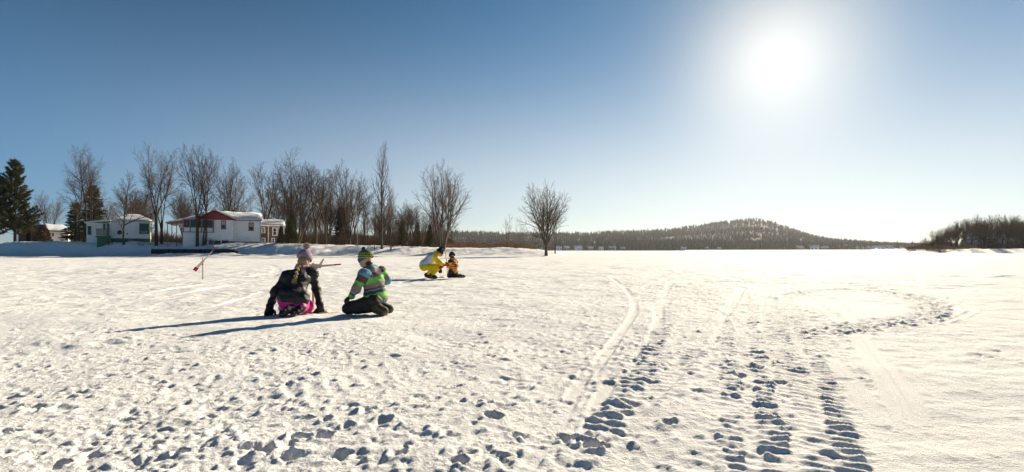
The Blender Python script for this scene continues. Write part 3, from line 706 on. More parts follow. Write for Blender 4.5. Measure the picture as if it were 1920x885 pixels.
a_, b_, c_, d_ = f.P(84, 433.5, -.7), f.P(137, 436.5, -.7), f.P(119, 424, 3.5), f.P(79, 422, 3.5)
f.slab('roof', [a_, b_, c_, d_], .15, SHINGLE); f.slab('roof', [d_, c_, f.P(137, 436.5, 7.5), f.P(84, 433.5, 7.5)], .15, SHINGLE)
lumpy_slab(f, 'roof_snow', a_+Vector((0, 0, .152)), b_+Vector((0, 0, .152)), c_+Vector((0, 0, .152)), d_+Vector((0, 0, .152)), .2, SNOWCAP, seed=11)

# --- dark timber retaining wall at the water's edge
rw = empty('retaining_wall', (-48, 70.6, 0)); tag(rw, 'dark timber retaining wall below the red-gabled cottage', 'retaining wall')
for k in range(3):
    for (xa, xb) in ((-5.0, 1.4), (1.42, 8.2)):
        boxw('timber', xa, xb-.4*k*(xb > 5), -.15+.02*k, .15+.02*k, .28+.26*k, .53+.26*k, DARKW, rw)
for k in range(6): boxw('post', -4.8+k*2.4, -4.62+k*2.4, -.30, -.16, .2, 1.08, DARKW, rw)

# ------------------------------------------------------------------ trees on the near shore
R2 = random.Random(99)
put_tree('elm_b', 152, 75, 266, .3, 'tall bare twin-trunk tree standing before the low cottage with green base', base=1.4, sx=.8)
put_tree('elm_a', 170, 76, 276, 1.9, 'tall bare tree rising beside the dark spruce at the green-based cottage', base=1.4, sx=.72)
put_tree('oak_small', 232, 73.5, 318, .4, 'small round-crowned bare tree in front of the green-based cottage', sx=.8)
put_tree('elm_c', 293, 74, 267, 2.2, 'tall bare tree at the end of the retaining wall between both cottages', sx=.8)
put_tree('elm_a', 303, 75, 283, .2, 'leaning bare tree touching the tall one between both cottages', sx=.75)
put_tree('vase_c', 370, 74.5, 274, .0, 'bare tree in front of the screened porch, slimmer of the pair', sx=.8)
put_tree('elm_b', 383, 74.8, 268, 1.2, 'bare forked tree in front of the screened porch, thicker of the pair', sx=.85)
put_tree('vase_b', 430, 98, 296, 2.0, 'bare tree behind the snowy ridge of the red-gabled cottage')
put_tree('vase_c', 498, 96, 306, 1.0, 'bare tree behind the end wall of the red-gabled cottage')
put_tree('elm_a', 545, 86, 276, 3.0, 'broad tall bare tree above the brown house and cedar', sx=1.0)
put_tree('vase_a', 556, 84, 300, 1.5, 'many-stemmed bare tree directly behind the cedar')
put_tree('elm_c', 592, 85, 303, .9, 'dark crooked bare tree right of the cedar')
put_tree('vase_c', 610, 90, 312, 4.0, 'bare tree between the crooked one and the birch')
put_tree('vase_b', 655, 84, 300, .6, 'wide fan-shaped bare tree behind the pale birch')
put_tree('birch', 670, 79, 345, .4, 'pale-trunked birch standing in front of the fan-shaped tree', sx=1.)
put_tree('poplar', 716, 78, 266, .9, 'tallest slender poplar with upswept branches at the open shore', sx=1.05)
put_tree('slim_b', 733, 78, 335, 2.1, 'slim twin-stemmed bare tree right beside the tall poplar')
put_tree('slim_a', 702, 77, 372, 3.1, 'slim dark bare tree close left of the tall poplar')
put_tree('slim_a', 690, 76, 390, .2, 'short slim bare tree between birch and poplar')
put_tree('vase_b', 762, 86, 374, 1.3, 'low spreading bare tree left of the many-stemmed maple', sx=1.2)
put_tree('vase_a', 829, 77, 300, .0, 'large many-stemmed bare maple standing free behind the yellow jacket', sx=1.0)
put_tree('slim_b', 951, 82, 400, .4, 'thin young bare tree left of the free-standing maple on the point')
put_tree('sapling', 976, 79, 408, .8, 'clump of thin bare saplings beside the maple on the point')
put_tree('maple_point', 1024, 68.5, 331, .0, 'round-crowned bare maple alone at the tip of the point')
put_tree('slim_b', 1041, 74, 380, 1.7, 'thin bare tree just behind the lone maple on the point')
put_tree('vase_b', 95, 110, 356, .5, 'pale distant bare tree between the pine and the twin-trunk tree')
put_tree('pine', 28, 79, 299, .0, 'tall dark green pine at the picture edge beside the hut', name='pine_tree', sx=.82)
put_tree('pine', -14, 77, 312, 2.0, 'dark pine cut by the picture edge behind the tall pine', name='pine_tree', sx=.85)
put_tree('hedge', 81, 82, 424, .0, 'clipped rust brown bush beside the tan hut', name='bush', cat='bush', sx=1.1)
put_tree('spruce', 176, 84, 346, .0, 'dark spruce behind the twin-trunk tree', name='spruce_tree', sx=1.15)
put_tree('spruce', 142, 88, 378, 1.0, 'shorter dark spruce left of the twin-trunk tree', name='spruce_tree', sx=1.5)
put_tree('cedar', 547, 79, 396, .0, 'dense cone-shaped cedar beside the brown house', name='cedar_tree', sx=1.0)
put_tree('cedar', 527, 82, 424, 1.0, 'smaller cedar touching the wall of the brown house', name='cedar_tree', sx=1.1)
put_tree('spruce', 754, 88, 412, .5, 'little dark spruce left of the pair by the many-stemmed maple', name='spruce_tree', sx=.9)
put_tree('spruce', 783, 86, 415, 1.5, 'little dark spruce in the middle of the three by the maple', name='spruce_tree', sx=.9)
put_tree('spruce', 806, 85, 420, 2.5, 'little dark spruce nearest to the many-stemmed maple', name='spruce_tree', sx=1.)
put_tree('spruce', 640, 105, 384, 2.5, 'dark conifer half hidden in the wood behind the birch', name='spruce_tree', sx=1.2)
KINDT = dict(vase_a='many-stemmed bare tree', vase_b='low-forking fan-shaped bare tree', vase_c='four-limbed bare tree', elm_a='three-limbed broad bare tree', elm_b='two-trunked bare tree', elm_c='crooked wide bare tree',
             slim_a='slim straight bare tree', slim_b='slim double-stemmed bare tree', oak_small='stout single-trunked bare tree', poplar='narrow upright poplar', sapling='cluster of bare saplings', birch='birch')
def zone(x):
    for a, t in ((200, 'behind the twin-trunk tree'), (270, 'behind the green-based cottage'), (345, 'between both cottages'), (430, 'behind the red gable'), (490, 'behind the snowy ridge'), (545, 'behind the brown house'),
                 (600, 'right behind the cedar'), (650, 'left of the pale birch'), (700, 'between birch and tall poplar'), (750, 'behind the tall poplar'), (800, 'behind the three little spruces')):
        if x < a: return t
    return 'behind the many-stemmed maple'
keys = ['vase_b', 'vase_c', 'elm_a', 'elm_c', 'vase_a', 'slim_a', 'slim_b', 'oak_small']
for k in range(64):                                       # the wood behind the houses and along the shore
    x_ = R2.uniform(120, 850) if k % 3 else R2.uniform(540, 850)
    d_ = R2.uniform(98, 150); top_ = R2.uniform(338, 392) if x_ < 700 else R2.uniform(372, 418)
    key_ = R2.choice(keys)
    put_tree(key_, x_, d_, top_, R2.uniform(0, 6.28), f'{KINDT[key_]} deep in the wood {zone(x_)}', 'trees of the wood behind the cottages', sx=R2.uniform(.9, 1.3))
for k in range(26):
    x_ = R2.uniform(560, 850); key_ = R2.choice(['slim_a', 'slim_b', 'sapling'])
    put_tree(key_, x_, R2.uniform(80, 95), R2.uniform(385, 432), R2.uniform(0, 6.28), f'young {KINDT[key_]} at the wood edge {zone(x_)}', 'saplings at the edge of the wood', sx=R2.uniform(.8, 1.1))
# the wood on the right-hand shore
for k in range(84):
    x_ = 1716+215*R2.random()**.75; d_ = R2.uniform(146, 185)
    top_ = float(np.interp(x_, [1700, 1730, 1760, 1790, 1830, 1860, 1930], [452, 444, 428, 413, 404, 399, 408]))+R2.uniform(-3, 16)
    key_ = R2.choice(['vase_b', 'vase_c', 'elm_a', 'elm_c', 'vase_a', 'poplar'])
    zn_ = 'at the low tapering end of' if x_ < 1765 else 'near the lone conifer in' if x_ < 1800 else 'before the brown house in' if x_ < 1865 and d_ < 170 else 'behind the brown house in' if x_ < 1865 else 'by the dark shed in' if x_ < 1905 else 'at the picture edge in'
    put_tree(key_, x_, d_, top_, R2.uniform(0, 6.28), f'{KINDT[key_]} {zn_} the wood across the bay', 'trees of the wood across the bay', sx=R2.uniform(.7, 1.1))
put_tree('spruce', 1757, 158, 440, .5, 'single dark conifer at the edge of the wood across the bay', name='spruce_tree')

# brush: brown stems too many to count
def brush(name, label, n, fn, hmin, hmax, w=.02, m=BRUSHM, seed=1):
    rg = random.Random(seed); V, F = [], []
    for k in range(n):
        x_, y_, hm_ = fn(rg)
        while hz(x_, y_) < .3: x_, y_, hm_ = fn(rg)
        z_ = hz(x_, y_)-.05; h_ = rg.uniform(hmin, hmax)*hm_
        for q in range(4):
            d = Vector((rg.uniform(-.5, .5), rg.uniform(-.5, .5), 1)).normalized()
            p = Vector((x_+rg.uniform(-.3, .3), y_+rg.uniform(-.3, .3), z_)); spikes(V, F, p, d, h_*rg.uniform(.5, 1), w)
            for r_ in range(2):
                t_ = rg.uniform(.25, .7); spikes(V, F, p+d*h_*t_*.7, (d+Vector((rg.uniform(-.8, .8), rg.uniform(-.8, .8), rg.uniform(-.2, .4)))).normalized(), h_*rg.uniform(.2, .45), w*.6)
    o = pyobj(name, V, F, m); tag(o, label, 'brush', kind='stuff'); return o
def on_px(a, b, d0, d1):
    def fn(rg):
        d = rg.uniform(d0, d1); x = rg.uniform(a, b); cl = .55+.6*abs(math.sin(x*.11+d*.3)*math.sin(x*.043+1.3)); return (x-960)/FPX*d, d, cl
    return fn
brush('undergrowth', 'brown undergrowth filling the wood behind the shore trees', 2700, on_px(545, 850, 92, 130), 1.8, 5.2, .032, THICKET, 3)
brush('brush', 'reddish brown brush along the top of the point', 1500, on_px(835, 1005, 84, 112), .8, 2.3, .022, BRUSHM, 4)
brush('undergrowth', 'dark undergrowth behind the cottages', 2000, on_px(120, 545, 100, 128), 1.8, 5.4, .034, THICKET, 5)
brush('brush', 'russet brush along the water edge across the bay', 1100, on_px(1700, 1830, 140, 156), .6, 2.2, .03, BRUSHM, 6)
brush('undergrowth', 'brown undergrowth inside the wood across the bay', 1300, on_px(1722, 1940, 156, 190), 2.0, 5.0, .04, THICKET, 7)
# single shrubs in front of the porch and on the bank
def shrub(px, d, h, label, n=34, m=None, group=None):
    rg = random.Random(int(px*7)); V, F = [], []
    X = (px-960)/FPX*d
    for k in range(n):
        d_ = Vector((rg.uniform(-.55, .55), rg.uniform(-.55, .55), 1)).normalized(); p = Vector((rg.uniform(-.5, .5), rg.uniform(-.25, .25), -.05))
        L = h*rg.uniform(.45, 1.05); spikes(V, F, p, d_, L, .014)
        for r_ in range(2): spikes(V, F, p+d_*L*rg.uniform(.3, .7), (d_+Vector((rg.uniform(-.7, .7), rg.uniform(-.7, .7), 0))).normalized(), L*.4, .009)
    o = pyobj('shrub', V, F, m or TWIG); o.location = (X, d, hz(X, d)); tag(o, label, 'shrub', group); return o
shrub(355, 75.8, 1.25, 'twiggy bare shrub under the left end of the screened porch', 60)
shrub(365, 75.6, 1.0, 'twiggy bare shrub beside the slimmer tree at the porch')
shrub(397, 75.8, 1.15, 'twiggy bare shrub under the right end of the screened porch', 50)
shrub(412, 75.5, .6, 'small bare shrub before the basement windows', 20)
shrub(206, 73.5, .9, 'sparse twigs poking from the bank under the balcony', 22)
shrub(264, 73.5, .9, 'sparse twigs on the bank below the green-framed window', 22)
shrub(340, 75.6, .8, 'bare twigs at the open carport', 26)

# ------------------------------------------------------------------ far shore
HILLM = mat('hill_snow_woods', (.026, .020, .015), .95, rgb2=(.042, .033, .026), scale=.02)
FARTWIG = mat('far_bare_wood', (.062, .046, .034), .95, rgb2=(.082, .062, .046), scale=.012)
FARGREEN = mat('far_conifers', (.040, .042, .022), .9, rgb2=(.075, .068, .036), scale=.015)
TOPX = [700, 840, 900, 960, 1060, 1100, 1160, 1200, 1260, 1300, 1340, 1400, 1415, 1440, 1480, 1530, 1560, 1600, 1640, 1700, 1760, 1900, 2050]
TOPY = [441, 438, 439, 441, 441, 441, 437, 436, 433, 427, 421, 414, 412.5, 417, 430, 447, 453, 456, 460, 464, 465, 465, 465]
DPX = [700, 1060, 1300, 1415, 1530, 1700, 2050]; DEP = [1500, 1500, 1700, 1750, 1500, 1300, 1300]
SHORE = 860.
def hill_z(px, d):
    top = CAMH+(HORIZ-np.interp(px, TOPX, TOPY))/FPX*np.interp(px, DPX, DEP); dr = np.interp(px, DPX, DEP)
    t = (d-SHORE)/(dr-SHORE)
    up_ = np.where(t < 1, .10*np.clip(t*6, 0, 1)+.90*np.clip(t, 0, 1)**1.35, 1-.35*np.clip(t-1, 0, 1.5))
    w = (px-960)/FPX*d
    return np.maximum(top, 3)*up_*np.where(t < .98, 1+.10*gnoise(w*.006, d*.006, 81)*np.clip(1-t, 0, 1)*4, 1)
pxs = np.linspace(640, 2080, 150); ds = np.concatenate([np.linspace(SHORE, 1800, 46), np.linspace(1850, 2800, 10)])
PXg, Dg = np.meshgrid(pxs, ds); Zg = hill_z(PXg, Dg); Zg[0] = -1.0
Vh = np.stack([(PXg-960)/FPX*Dg, Dg, Zg], -1).reshape(-1, 3); nx = len(pxs)
Fh = [(j*nx+i, j*nx+i+1, (j+1)*nx+i+1, (j+1)*nx+i) for j in range(len(ds)-1) for i in range(nx-1)]
hill = pyobj('hill', Vh.tolist(), Fh, HILLM, smooth=True); tag(hill, 'long wooded hill beyond the lake, rising to one rounded summit', kind='structure')
def far_wood(name, label, n, seed, fn, m, conif):
    rg = random.Random(seed); V, F = [], []
    for k in range(n):
        px, d, h_ = fn(rg)
        x_ = (px-960)/FPX*d; z_ = float(hill_z(np.array([px]), np.array([d]))[0])-.4
        if conif:
            for q in range(3):
                w_ = h_*.24*(1-.26*q)*rg.uniform(.85, 1.15); zb = z_+h_*(.08+.27*q); i = len(V)
                for a in range(5): V.append((x_+w_*math.cos(a*1.2566+q), d+w_*math.sin(a*1.2566+q), zb+rg.uniform(-.04, .04)*h_))
                V.append((x_+rg.uniform(-.03, .03)*h_, d, zb+h_*(.48 if q < 2 else .40)))
                F += [(i+a, i+(a+1) % 5, i+5) for a in range(5)]
        else:
            for q in range(7):
                dv = Vector((rg.uniform(-.42, .42), rg.uniform(-.42, .42), 1)).normalized()
                spikes(V, F, Vector((x_, d, z_+h_*.12))+dv*h_*rg.uniform(0, .22), dv, h_*rg.uniform(.55, .9), h_*.05)
    o = pyobj(name, V, F, m); tag(o, label, 'forest', kind='stuff'); return o
def slope(rg):
    px = rg.uniform(700, 1790); dr = float(np.interp(px, DPX, DEP)); return px, SHORE+8+(dr-SHORE)*rg.random()**.8*1.0, rg.uniform(9, 16)
def crest(rg):
    px = rg.uniform(820, 1560); dr = float(np.interp(px, DPX, DEP)); return px, dr*rg.uniform(.97, 1.01), rg.uniform(7, 12)
def edge(rg):
    px = rg.choice([rg.uniform(1160, 1500), rg.uniform(1180, 1500), rg.uniform(850, 1790)]); return px, SHORE+rg.uniform(6, 60), rg.uniform(9, 19)
far_wood('far_forest', 'grey brown leafless forest covering the slopes beyond the lake', 5000, 1, slope, FARTWIG, False)
far_wood('far_forest', 'dark conifers scattered over the slopes beyond the lake', 1900, 2, slope, FARGREEN, True)
far_wood('far_forest', 'row of conifers along the crest of the long hill', 420, 3, crest, FARGREEN, True)
far_wood('far_forest', 'dark belt of conifers on the far lake shore', 800, 4, edge, FARGREEN, True)
far_wood('far_forest', 'leafless trees mixed along the far lake shore', 900, 5, edge, FARTWIG, False)
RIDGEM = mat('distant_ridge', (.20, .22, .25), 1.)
Vr, Fr = [], []
for k in range(60):
    px = 560+k*26; h_ = 26+16*float(gnoise(np.array([px*.011]), np.array([.5]), 5)[0])+9*float(gnoise(np.array([px*.04]), np.array([1.5]), 6)[0])
    for (d, zz_) in ((3300, -2), (3600, h_), (3900, -2)): Vr.append(((px-960)/FPX*d, d, zz_))
    if k: b0 = (k-1)*3; Fr += [(b0, b0+3, b0+4, b0+1), (b0+1, b0+4, b0+5, b0+2)]
tag(pyobj('distant_ridge', Vr, Fr, RIDGEM, smooth=True), 'faint low ridge on the horizon behind the lake', kind='structure')

# cottages on the far shore
FARW = [WHITE_SIDING, mat('far_tan_wall', (.38, .30, .22), .8), mat('far_grey_wall', (.30, .30, .31), .8), mat('far_brown_wall', (.16, .11, .08), .8)]
FC = [(1049, 0, 11, 'white'), (1064, 2, 12, 'grey'), (1087, 0, 14, 'white'), (1108, 1, 11, 'tan'), (1128, 0, 10, 'white'), (1148, 2, 13, 'grey'), (1168, 3, 9, 'brown'), (1189, 0, 12, 'white'), (1216, 1, 17, 'tan'), (1238, 0, 13, 'white'),
      (1282, 0, 10, 'white'), (1325, 3, 9, 'brown'), (1350, 2, 8, 'grey'), (1502, 1, 11, 'tan'), (1527, 0, 13, 'white'), (1548, 3, 10, 'brown'), (1572, 0, 9, 'white'), (1594, 1, 13, 'tan'), (1614, 2, 10, 'grey'), (1636, 0, 11, 'white'), (1652, 0, 12, 'white'), (1672, 3, 12, 'brown'), (1692, 2, 10, 'grey')]
ORD = ['first', 'second', 'third', 'fourth', 'fifth', 'sixth', 'seventh', 'eighth', 'ninth', 'tenth', 'eleventh', 'twelfth', 'thirteenth']
R3 = random.Random(5)
for i, (px, mi, wpx, cn) in enumerate(FC):
    right = px > 1490; pos = ORD[i-13] if right else ORD[i]
    d = SHORE+R3.uniform(2, 6) if not px in (1216, 1238, 1189, 1594, 1572) else SHORE+34
    zb = float(hill_z(np.array([px]), np.array([d+6]))[0])+.2; w = wpx/FPX*d*(1.05 if right else .85); dp = w*.7; hw = w*.30+1.2; hr = w*.30
    o = empty('far_cottage', ((px-960)/FPX*d, d, zb), R3.uniform(-.5, .5))
    tag(o, f'small {cn} cottage under the {"hill foot" if right else "long hill"}, {pos} of its row along the far shore', 'cottage', 'cottages along the far shore')
    boxw('wall', -w/2, w/2, 0, dp, -2, hw, FARW[mi], o)
    A = [(-w*.57, -dp*.1, hw-.3), (w*.57, -dp*.1, hw-.3), (w*.57, dp/2, hw+hr), (-w*.57, dp/2, hw+hr), (w*.57, dp*1.1, hw-.3), (-w*.57, dp*1.1, hw-.3)]
    pyobj('roof', A+[(a, b_, c+.6) for a, b_, c in A], [(0, 3, 2, 1), (3, 5, 4, 2), (6, 7, 8, 9), (9, 8, 10, 11), (0, 1, 7, 6), (1, 2, 8, 7), (2, 4, 10, 8), (4, 5, 11, 10), (5, 3, 9, 11), (3, 0, 6, 9)], SNOWCAP, o)
    for s_ in (-.27, .22): 
        wn_ = boxw('window', w*s_-w*.09, w*s_+w*.09, -.12, -.02, hw*.35, hw*.78, GLASS, o)

# houses in the wood across the bay
for (px, d, w, hw, hr, m_, lb) in ((1846, 176, 9, 4.2, 2.6, BROWN_SIDING, 'brown house with a steep snowy roof among the trees across the bay'), (1899, 168, 6, 2.0, 1.6, DARKW, 'dark low shed at the water edge across the bay'), (1826, 165, 5, 1.7, 1.2, WHITE_SIDING, 'small pale boathouse between trunks across the bay')):
    X = (px-960)/FPX*d; o = empty('bay_house', (X, d, hz(X, d)), -.55); tag(o, lb, 'house'); dp = w*.8
    boxw('wall', -w/2, w/2, 0, dp, -.5, hw, m_, o)
    A = [(-w*.56, -.5, hw-.3), (w*.56, -.5, hw-.3), (w*.56, dp/2, hw+hr), (-w*.56, dp/2, hw+hr), (w*.56, dp+.5, hw-.3), (-w*.56, dp+.5, hw-.3)]
    pyobj('roof', A+[(a, b_, c+.35) for a, b_, c in A], [(0, 3, 2, 1), (3, 5, 4, 2), (6, 7, 8, 9), (9, 8, 10, 11), (0, 1, 7, 6), (1, 2, 8, 7), (2, 4, 10, 8), (4, 5, 11, 10), (5, 3, 9, 11), (3, 0, 6, 9)], SNOWCAP, o)
    for s_ in (-.26, .2):
        wn_ = boxw('window', w*s_-.5, w*s_+.5, -.08, -.01, hw*.4, hw*.75, WTRIM, o); boxw('pane', w*s_-.4, w*s_+.4, -.10, -.085, hw*.43, hw*.72, GLASS, wn_)

# ------------------------------------------------------------------ air
V, F = [], []; addbox(V, F, -4500, 4500, -60, 4200, -6, 140)
hzm = bpy.data.materials.new('haze'); hzm.use_nodes = True; nt = hzm.node_tree; nt.nodes.clear()
vo = nt.nodes.new('ShaderNodeVolumePrincipled'); oo = nt.nodes.new('ShaderNodeOutputMaterial')
vo.inputs['Color'].default_value = (.93, .95, 1, 1); vo.inputs['Density'].default_value = .00008; vo.inputs['Anisotropy'].default_value = .35
nt.links.new(vo.outputs[0], oo.inputs['Volume'])
tag(pyobj('haze', V, F, hzm), 'thin bright winter haze over the lake', 'haze', kind='stuff')

# ------------------------------------------------------------------ people
def surface_nets(f, org, h):
    ins = f < 0; nx_, ny_, nz_ = f.shape
    cnt = np.zeros((nx_-1, ny_-1, nz_-1), np.float32); acc = np.zeros(cnt.shape+(3,), np.float32)
    for ax in range(3):
        for u in (0, 1):
            for v in (0, 1):
                o0 = [0, 0, 0]; oa = [i for i in range(3) if i != ax]; o0[oa[0]] = u; o0[oa[1]] = v; o1 = list(o0); o1[ax] = 1
                s0 = tuple(slice(o0[i], o0[i]+f.shape[i]-1) for i in range(3)); s1 = tuple(slice(o1[i], o1[i]+f.shape[i]-1) for i in range(3))
                a, b_ = f[s0], f[s1]; m = (a < 0) != (b_ < 0)
                t_ = np.where(m, a/np.where(np.abs(a-b_) < 1e-12, 1, a-b_), 0)
                cnt += m
                for i in range(3): acc[..., i] += np.where(m, (t_ if i == ax else o0[i]), 0)
    act = cnt > 0; idn = -np.ones(cnt.shape, np.int64); idn[act] = np.arange(act.sum())
    ijk = np.argwhere(act); V = (ijk+acc[act]/cnt[act][:, None])*h+org; Q = []
    for ax in range(3):
        oa = [(1, 2), (2, 0), (0, 1)][ax]
        sl0 = [slice(None)]*3; sl1 = [slice(None)]*3; sl0[ax] = slice(0, -1); sl1[ax] = slice(1, None)
        e = ins[tuple(sl0)] != ins[tuple(sl1)]; fl = ins[tuple(sl0)]
        pts = np.argwhere(e)
        ok = np.ones(len(pts), bool)
        for k in oa: ok &= (pts[:, k] > 0) & (pts[:, k] < f.shape[k]-1)
        pts = pts[ok]
        def cell(du, dv):
            q = pts.copy(); q[:, oa[0]] -= du; q[:, oa[1]] -= dv; return idn[q[:, 0], q[:, 1], q[:, 2]]
        quad = np.stack([cell(1, 1), cell(0, 1), cell(0, 0), cell(1, 0)], 1)
        inn = fl[pts[:, 0], pts[:, 1], pts[:, 2]]
        quad[~inn] = quad[~inn][:, ::-1]; Q.append(quad)
    return V, np.concatenate(Q)
def sdf_eval(P, prims, k):
    out_ = None
    for pr in prims:
        if pr[0] == 'c':
            a = np.array(pr[1]); b_ = np.array(pr[2]); ba = b_-a; pa = P-a
            t_ = np.clip((pa@ba)/max(ba@ba, 1e-9), 0, 1)
            d = np.linalg.norm(pa-t_[..., None]*ba, axis=-1)-(pr[3]+t_*(pr[4]-pr[3]))
        else:
            q = P-np.array(pr[1]); R_ = pr[3] if len(pr) > 3 and pr[3] is not None else None
            if R_ is not None: q = q@R_.T
            r_ = np.array(pr[2]); kk = np.linalg.norm(q/r_, axis=-1); k2 = np.linalg.norm(q/(r_*r_), axis=-1)
            d = kk*(kk-1)/np.maximum(k2, 1e-9)
        if out_ is None: out_ = d
        else:
            hh = np.maximum(k-np.abs(out_-d), 0)/k; out_ = np.minimum(out_, d)-hh*hh*k*.25
    return out_
def sdf_part(name, prims, h, m, parent, k=.03, fold=None, cuts=(), color=None):
    lo = np.full(3, 1e9); hi = -lo
    for pr in prims:
        if pr[0] == 'c':
            r_ = max(pr[3], pr[4]); pts = [np.array(pr[1]), np.array(pr[2])]
        else: r_ = max(pr[2]); pts = [np.array(pr[1])]
        for p in pts: lo = np.minimum(lo, p-r_); hi = np.maximum(hi, p+r_)
    lo -= 3*h; hi += 3*h
    n_ = np.ceil((hi-lo)/h).astype(int)+1
    g = np.stack(np.meshgrid(*[lo[i]+h*np.arange(n_[i]) for i in range(3)], indexing='ij'), -1)
    f_ = sdf_eval(g, prims, k)
    if fold:
        amp, sc, st = fold; near = np.abs(f_) < .05
        f_[near] += amp*(noise3(g[near]*np.array(st), sc, 5)+.5*noise3(g[near]*np.array(st), sc*2.3, 9))
    for (p, n2) in cuts: f_ = np.maximum(f_, (g-np.array(p))@np.array(n2))
    V, Q = surface_nets(f_, lo, h)
    me_ = bpy.data.meshes.new(name); me_.from_pydata(V.tolist(), [], Q.tolist()); me_.update()
    if color:
        at = me_.color_attributes.new('Col', 'FLOAT_COLOR', 'POINT'); c = np.ones((len(V), 4), np.float32); c[:, :3] = color(V); at.data.foreach_set('color', c.ravel())
    return link(name, me_, m, parent, True)
def unit(v): v = np.array(v, float); return v/np.linalg.norm(v)
def glove_prims(w, d, n2, s_=1., curl=.5, side=1):
    w = np.array(w); d = unit(d); n2 = unit(np.array(n2)-d*(d@np.array(n2))); l = np.cross(d, n2)*side; P_ = []
    for q in (-.022, .0, .022): P_.append(('c', w+d*.012*s_+l*q*.7*s_, w+d*.075*s_+l*q*1.25*s_, .024*s_, .021*s_))
    for i, L in enumerate((.058, .068, .063, .048)):
        b0 = w+d*.082*s_+l*(-.033+.022*i)*s_
        a1 = curl*.6; m1 = b0+(d*math.cos(a1)+n2*math.sin(a1))*L*.5*s_
        a2 = curl*1.5; m2 = m1+(d*math.cos(a2)+n2*math.sin(a2))*L*.5*s_
        P_ += [('c', b0, m1, .0125*s_, .012*s_), ('c', m1, m2, .012*s_, .0105*s_)]
    t0_ = w+d*.028*s_-l*.03*s_; t1 = t0_+unit(d*.6-l*.75+n2*.3)*.036*s_; t2 = t1+unit(d*.9-l*.3+n2*.4)*.028*s_
    P_ += [('c', t0_, t1, .016*s_, .0145*s_), ('c', t1, t2, .0145*s_, .012*s_)]
    return P_
def head_axes(J):
    fw = unit(J['face']); up_ = np.array(J.get('hup', (0, 0, 1.))); rt = unit(np.cross(fw, up_)); u2 = np.cross(rt, fw); return fw, rt, u2
def fur(name, c, r, n_, L, w, m, parent, seed=1):
    rg = random.Random(seed); V, F = [], []
    for k in range(n_):
        d = Vector((rg.gauss(0, 1), rg.gauss(0, 1), rg.gauss(0, 1))).normalized(); spikes(V, F, Vector(c)+d*r*rg.uniform(.2, .75), (d+Vector((rg.uniform(-.5, .5), rg.uniform(-.5, .5), rg.uniform(-.5, .5)))).normalized(), L*rg.uniform(.6, 1.1), w)
    return pyobj(name, V, F, m, parent)
SKIN = mat('skin', (.52, .30, .21), .55, var=.08, scale=20); EYE = mat('eye', (.02, .015, .012), .2)
def body(name, J, s_, h, origin, label):
    fw, rt, u2 = head_axes(J); H_ = np.array(J['head']); R_ = np.stack([fw, rt, u2])
    P_ = [('c', J['hipL'], J['hipR'], .085*s_, .085*s_), ('c', J['hip'], J['chest'], .10*s_, .115*s_), ('c', J['chest'], J['neck'], .10*s_, .05*s_), ('c', J['shL'], J['shR'], .052*s_, .052*s_),
          ('c', J['chest'], J['shL'], .08*s_, .05*s_), ('c', J['chest'], J['shR'], .08*s_, .05*s_), ('c', J['neck'], H_-u2*.05*s_, .047*s_, .045*s_)]
    for q in 'LR':
        P_ += [('c', J['sh'+q], J['el'+q], .045*s_, .036*s_), ('c', J['el'+q], J['wr'+q], .036*s_, .026*s_), ('c', J['hip'+q], J['knee'+q], .078*s_, .052*s_), ('c', J['knee'+q], J['ank'+q], .05*s_, .034*s_), ('c', J['ank'+q], J['toe'+q], .033*s_, .026*s_)]
        P_.append(('c', J['wr'+q], np.array(J['wr'+q])+unit(J['hd'+q])*.06*s_, .024*s_, .02*s_))
    a = .095*s_
    P_ += [('e', H_+u2*.015*s_, (a*.98, a*.82, a*1.12), R_), ('c', H_-u2*.055*s_+fw*.045*s_, H_-u2*.03*s_+fw*.03*s_, .042*s_, .055*s_),
           ('c', H_+fw*.09*s_-u2*.002*s_, H_+fw*.105*s_-u2*.03*s_, .009*s_, .015*s_), ('c', H_+fw*.085*s_-u2*.062*s_+rt*.015*s_, H_+fw*.085*s_-u2*.062*s_-rt*.015*s_, .012*s_, .012*s_)]
    for sd in (-1, 1): P_.append(('e', H_+rt*sd*.08*s_-u2*.012*s_-fw*.008*s_, (.018*s_, .010*s_, .028*s_), R_))
    o = sdf_part(name, P_, h, SKIN, None, k=.022*s_); o.location = origin; o.rotation_euler = (0, 0, math.atan2(-origin[0], origin[1])); tag(o, label, 'person')
    for sd in (-1, 1): sdf_part('eye', [('e', H_+fw*.083*s_+rt*sd*.032*s_+u2*.012*s_, (.010*s_, .014*s_, .009*s_), R_)], .004*s_, EYE, o)
    return o
def jacket_prims(J, s_, hem=.0, bulk=1.):
    P_ = [('c', J['hem'], J['chest'], .150*s_*bulk, .150*s_*bulk), ('c', J['chest'], J['neck'], .135*s_*bulk, .075*s_), ('c', J['shL'], J['shR'], .080*s_, .080*s_),
          ('c', J['chest'], J['shL'], .12*s_, .075*s_), ('c', J['chest'], J['shR'], .12*s_, .075*s_)]
    for q in 'LR': P_ += [('c', J['sh'+q], J['el'+q], .072*s_, .060*s_), ('c', J['el'+q], np.array(J['wr'+q])*1.0, .060*s_, .046*s_)]
    return P_
def pants_prims(J, s_):
    P_ = [('c', J['hipL'], J['hipR'], .128*s_, .128*s_), ('c', J['hip'], np.array(J['hip'])*.6+np.array(J['chest'])*.4, .125*s_, .12*s_)]
    for q in 'LR': P_ += [('c', J['hip'+q], J['knee'+q], .105*s_, .085*s_), ('c', J['knee'+q], J['ank'+q], .082*s_, .068*s_)]
    return P_
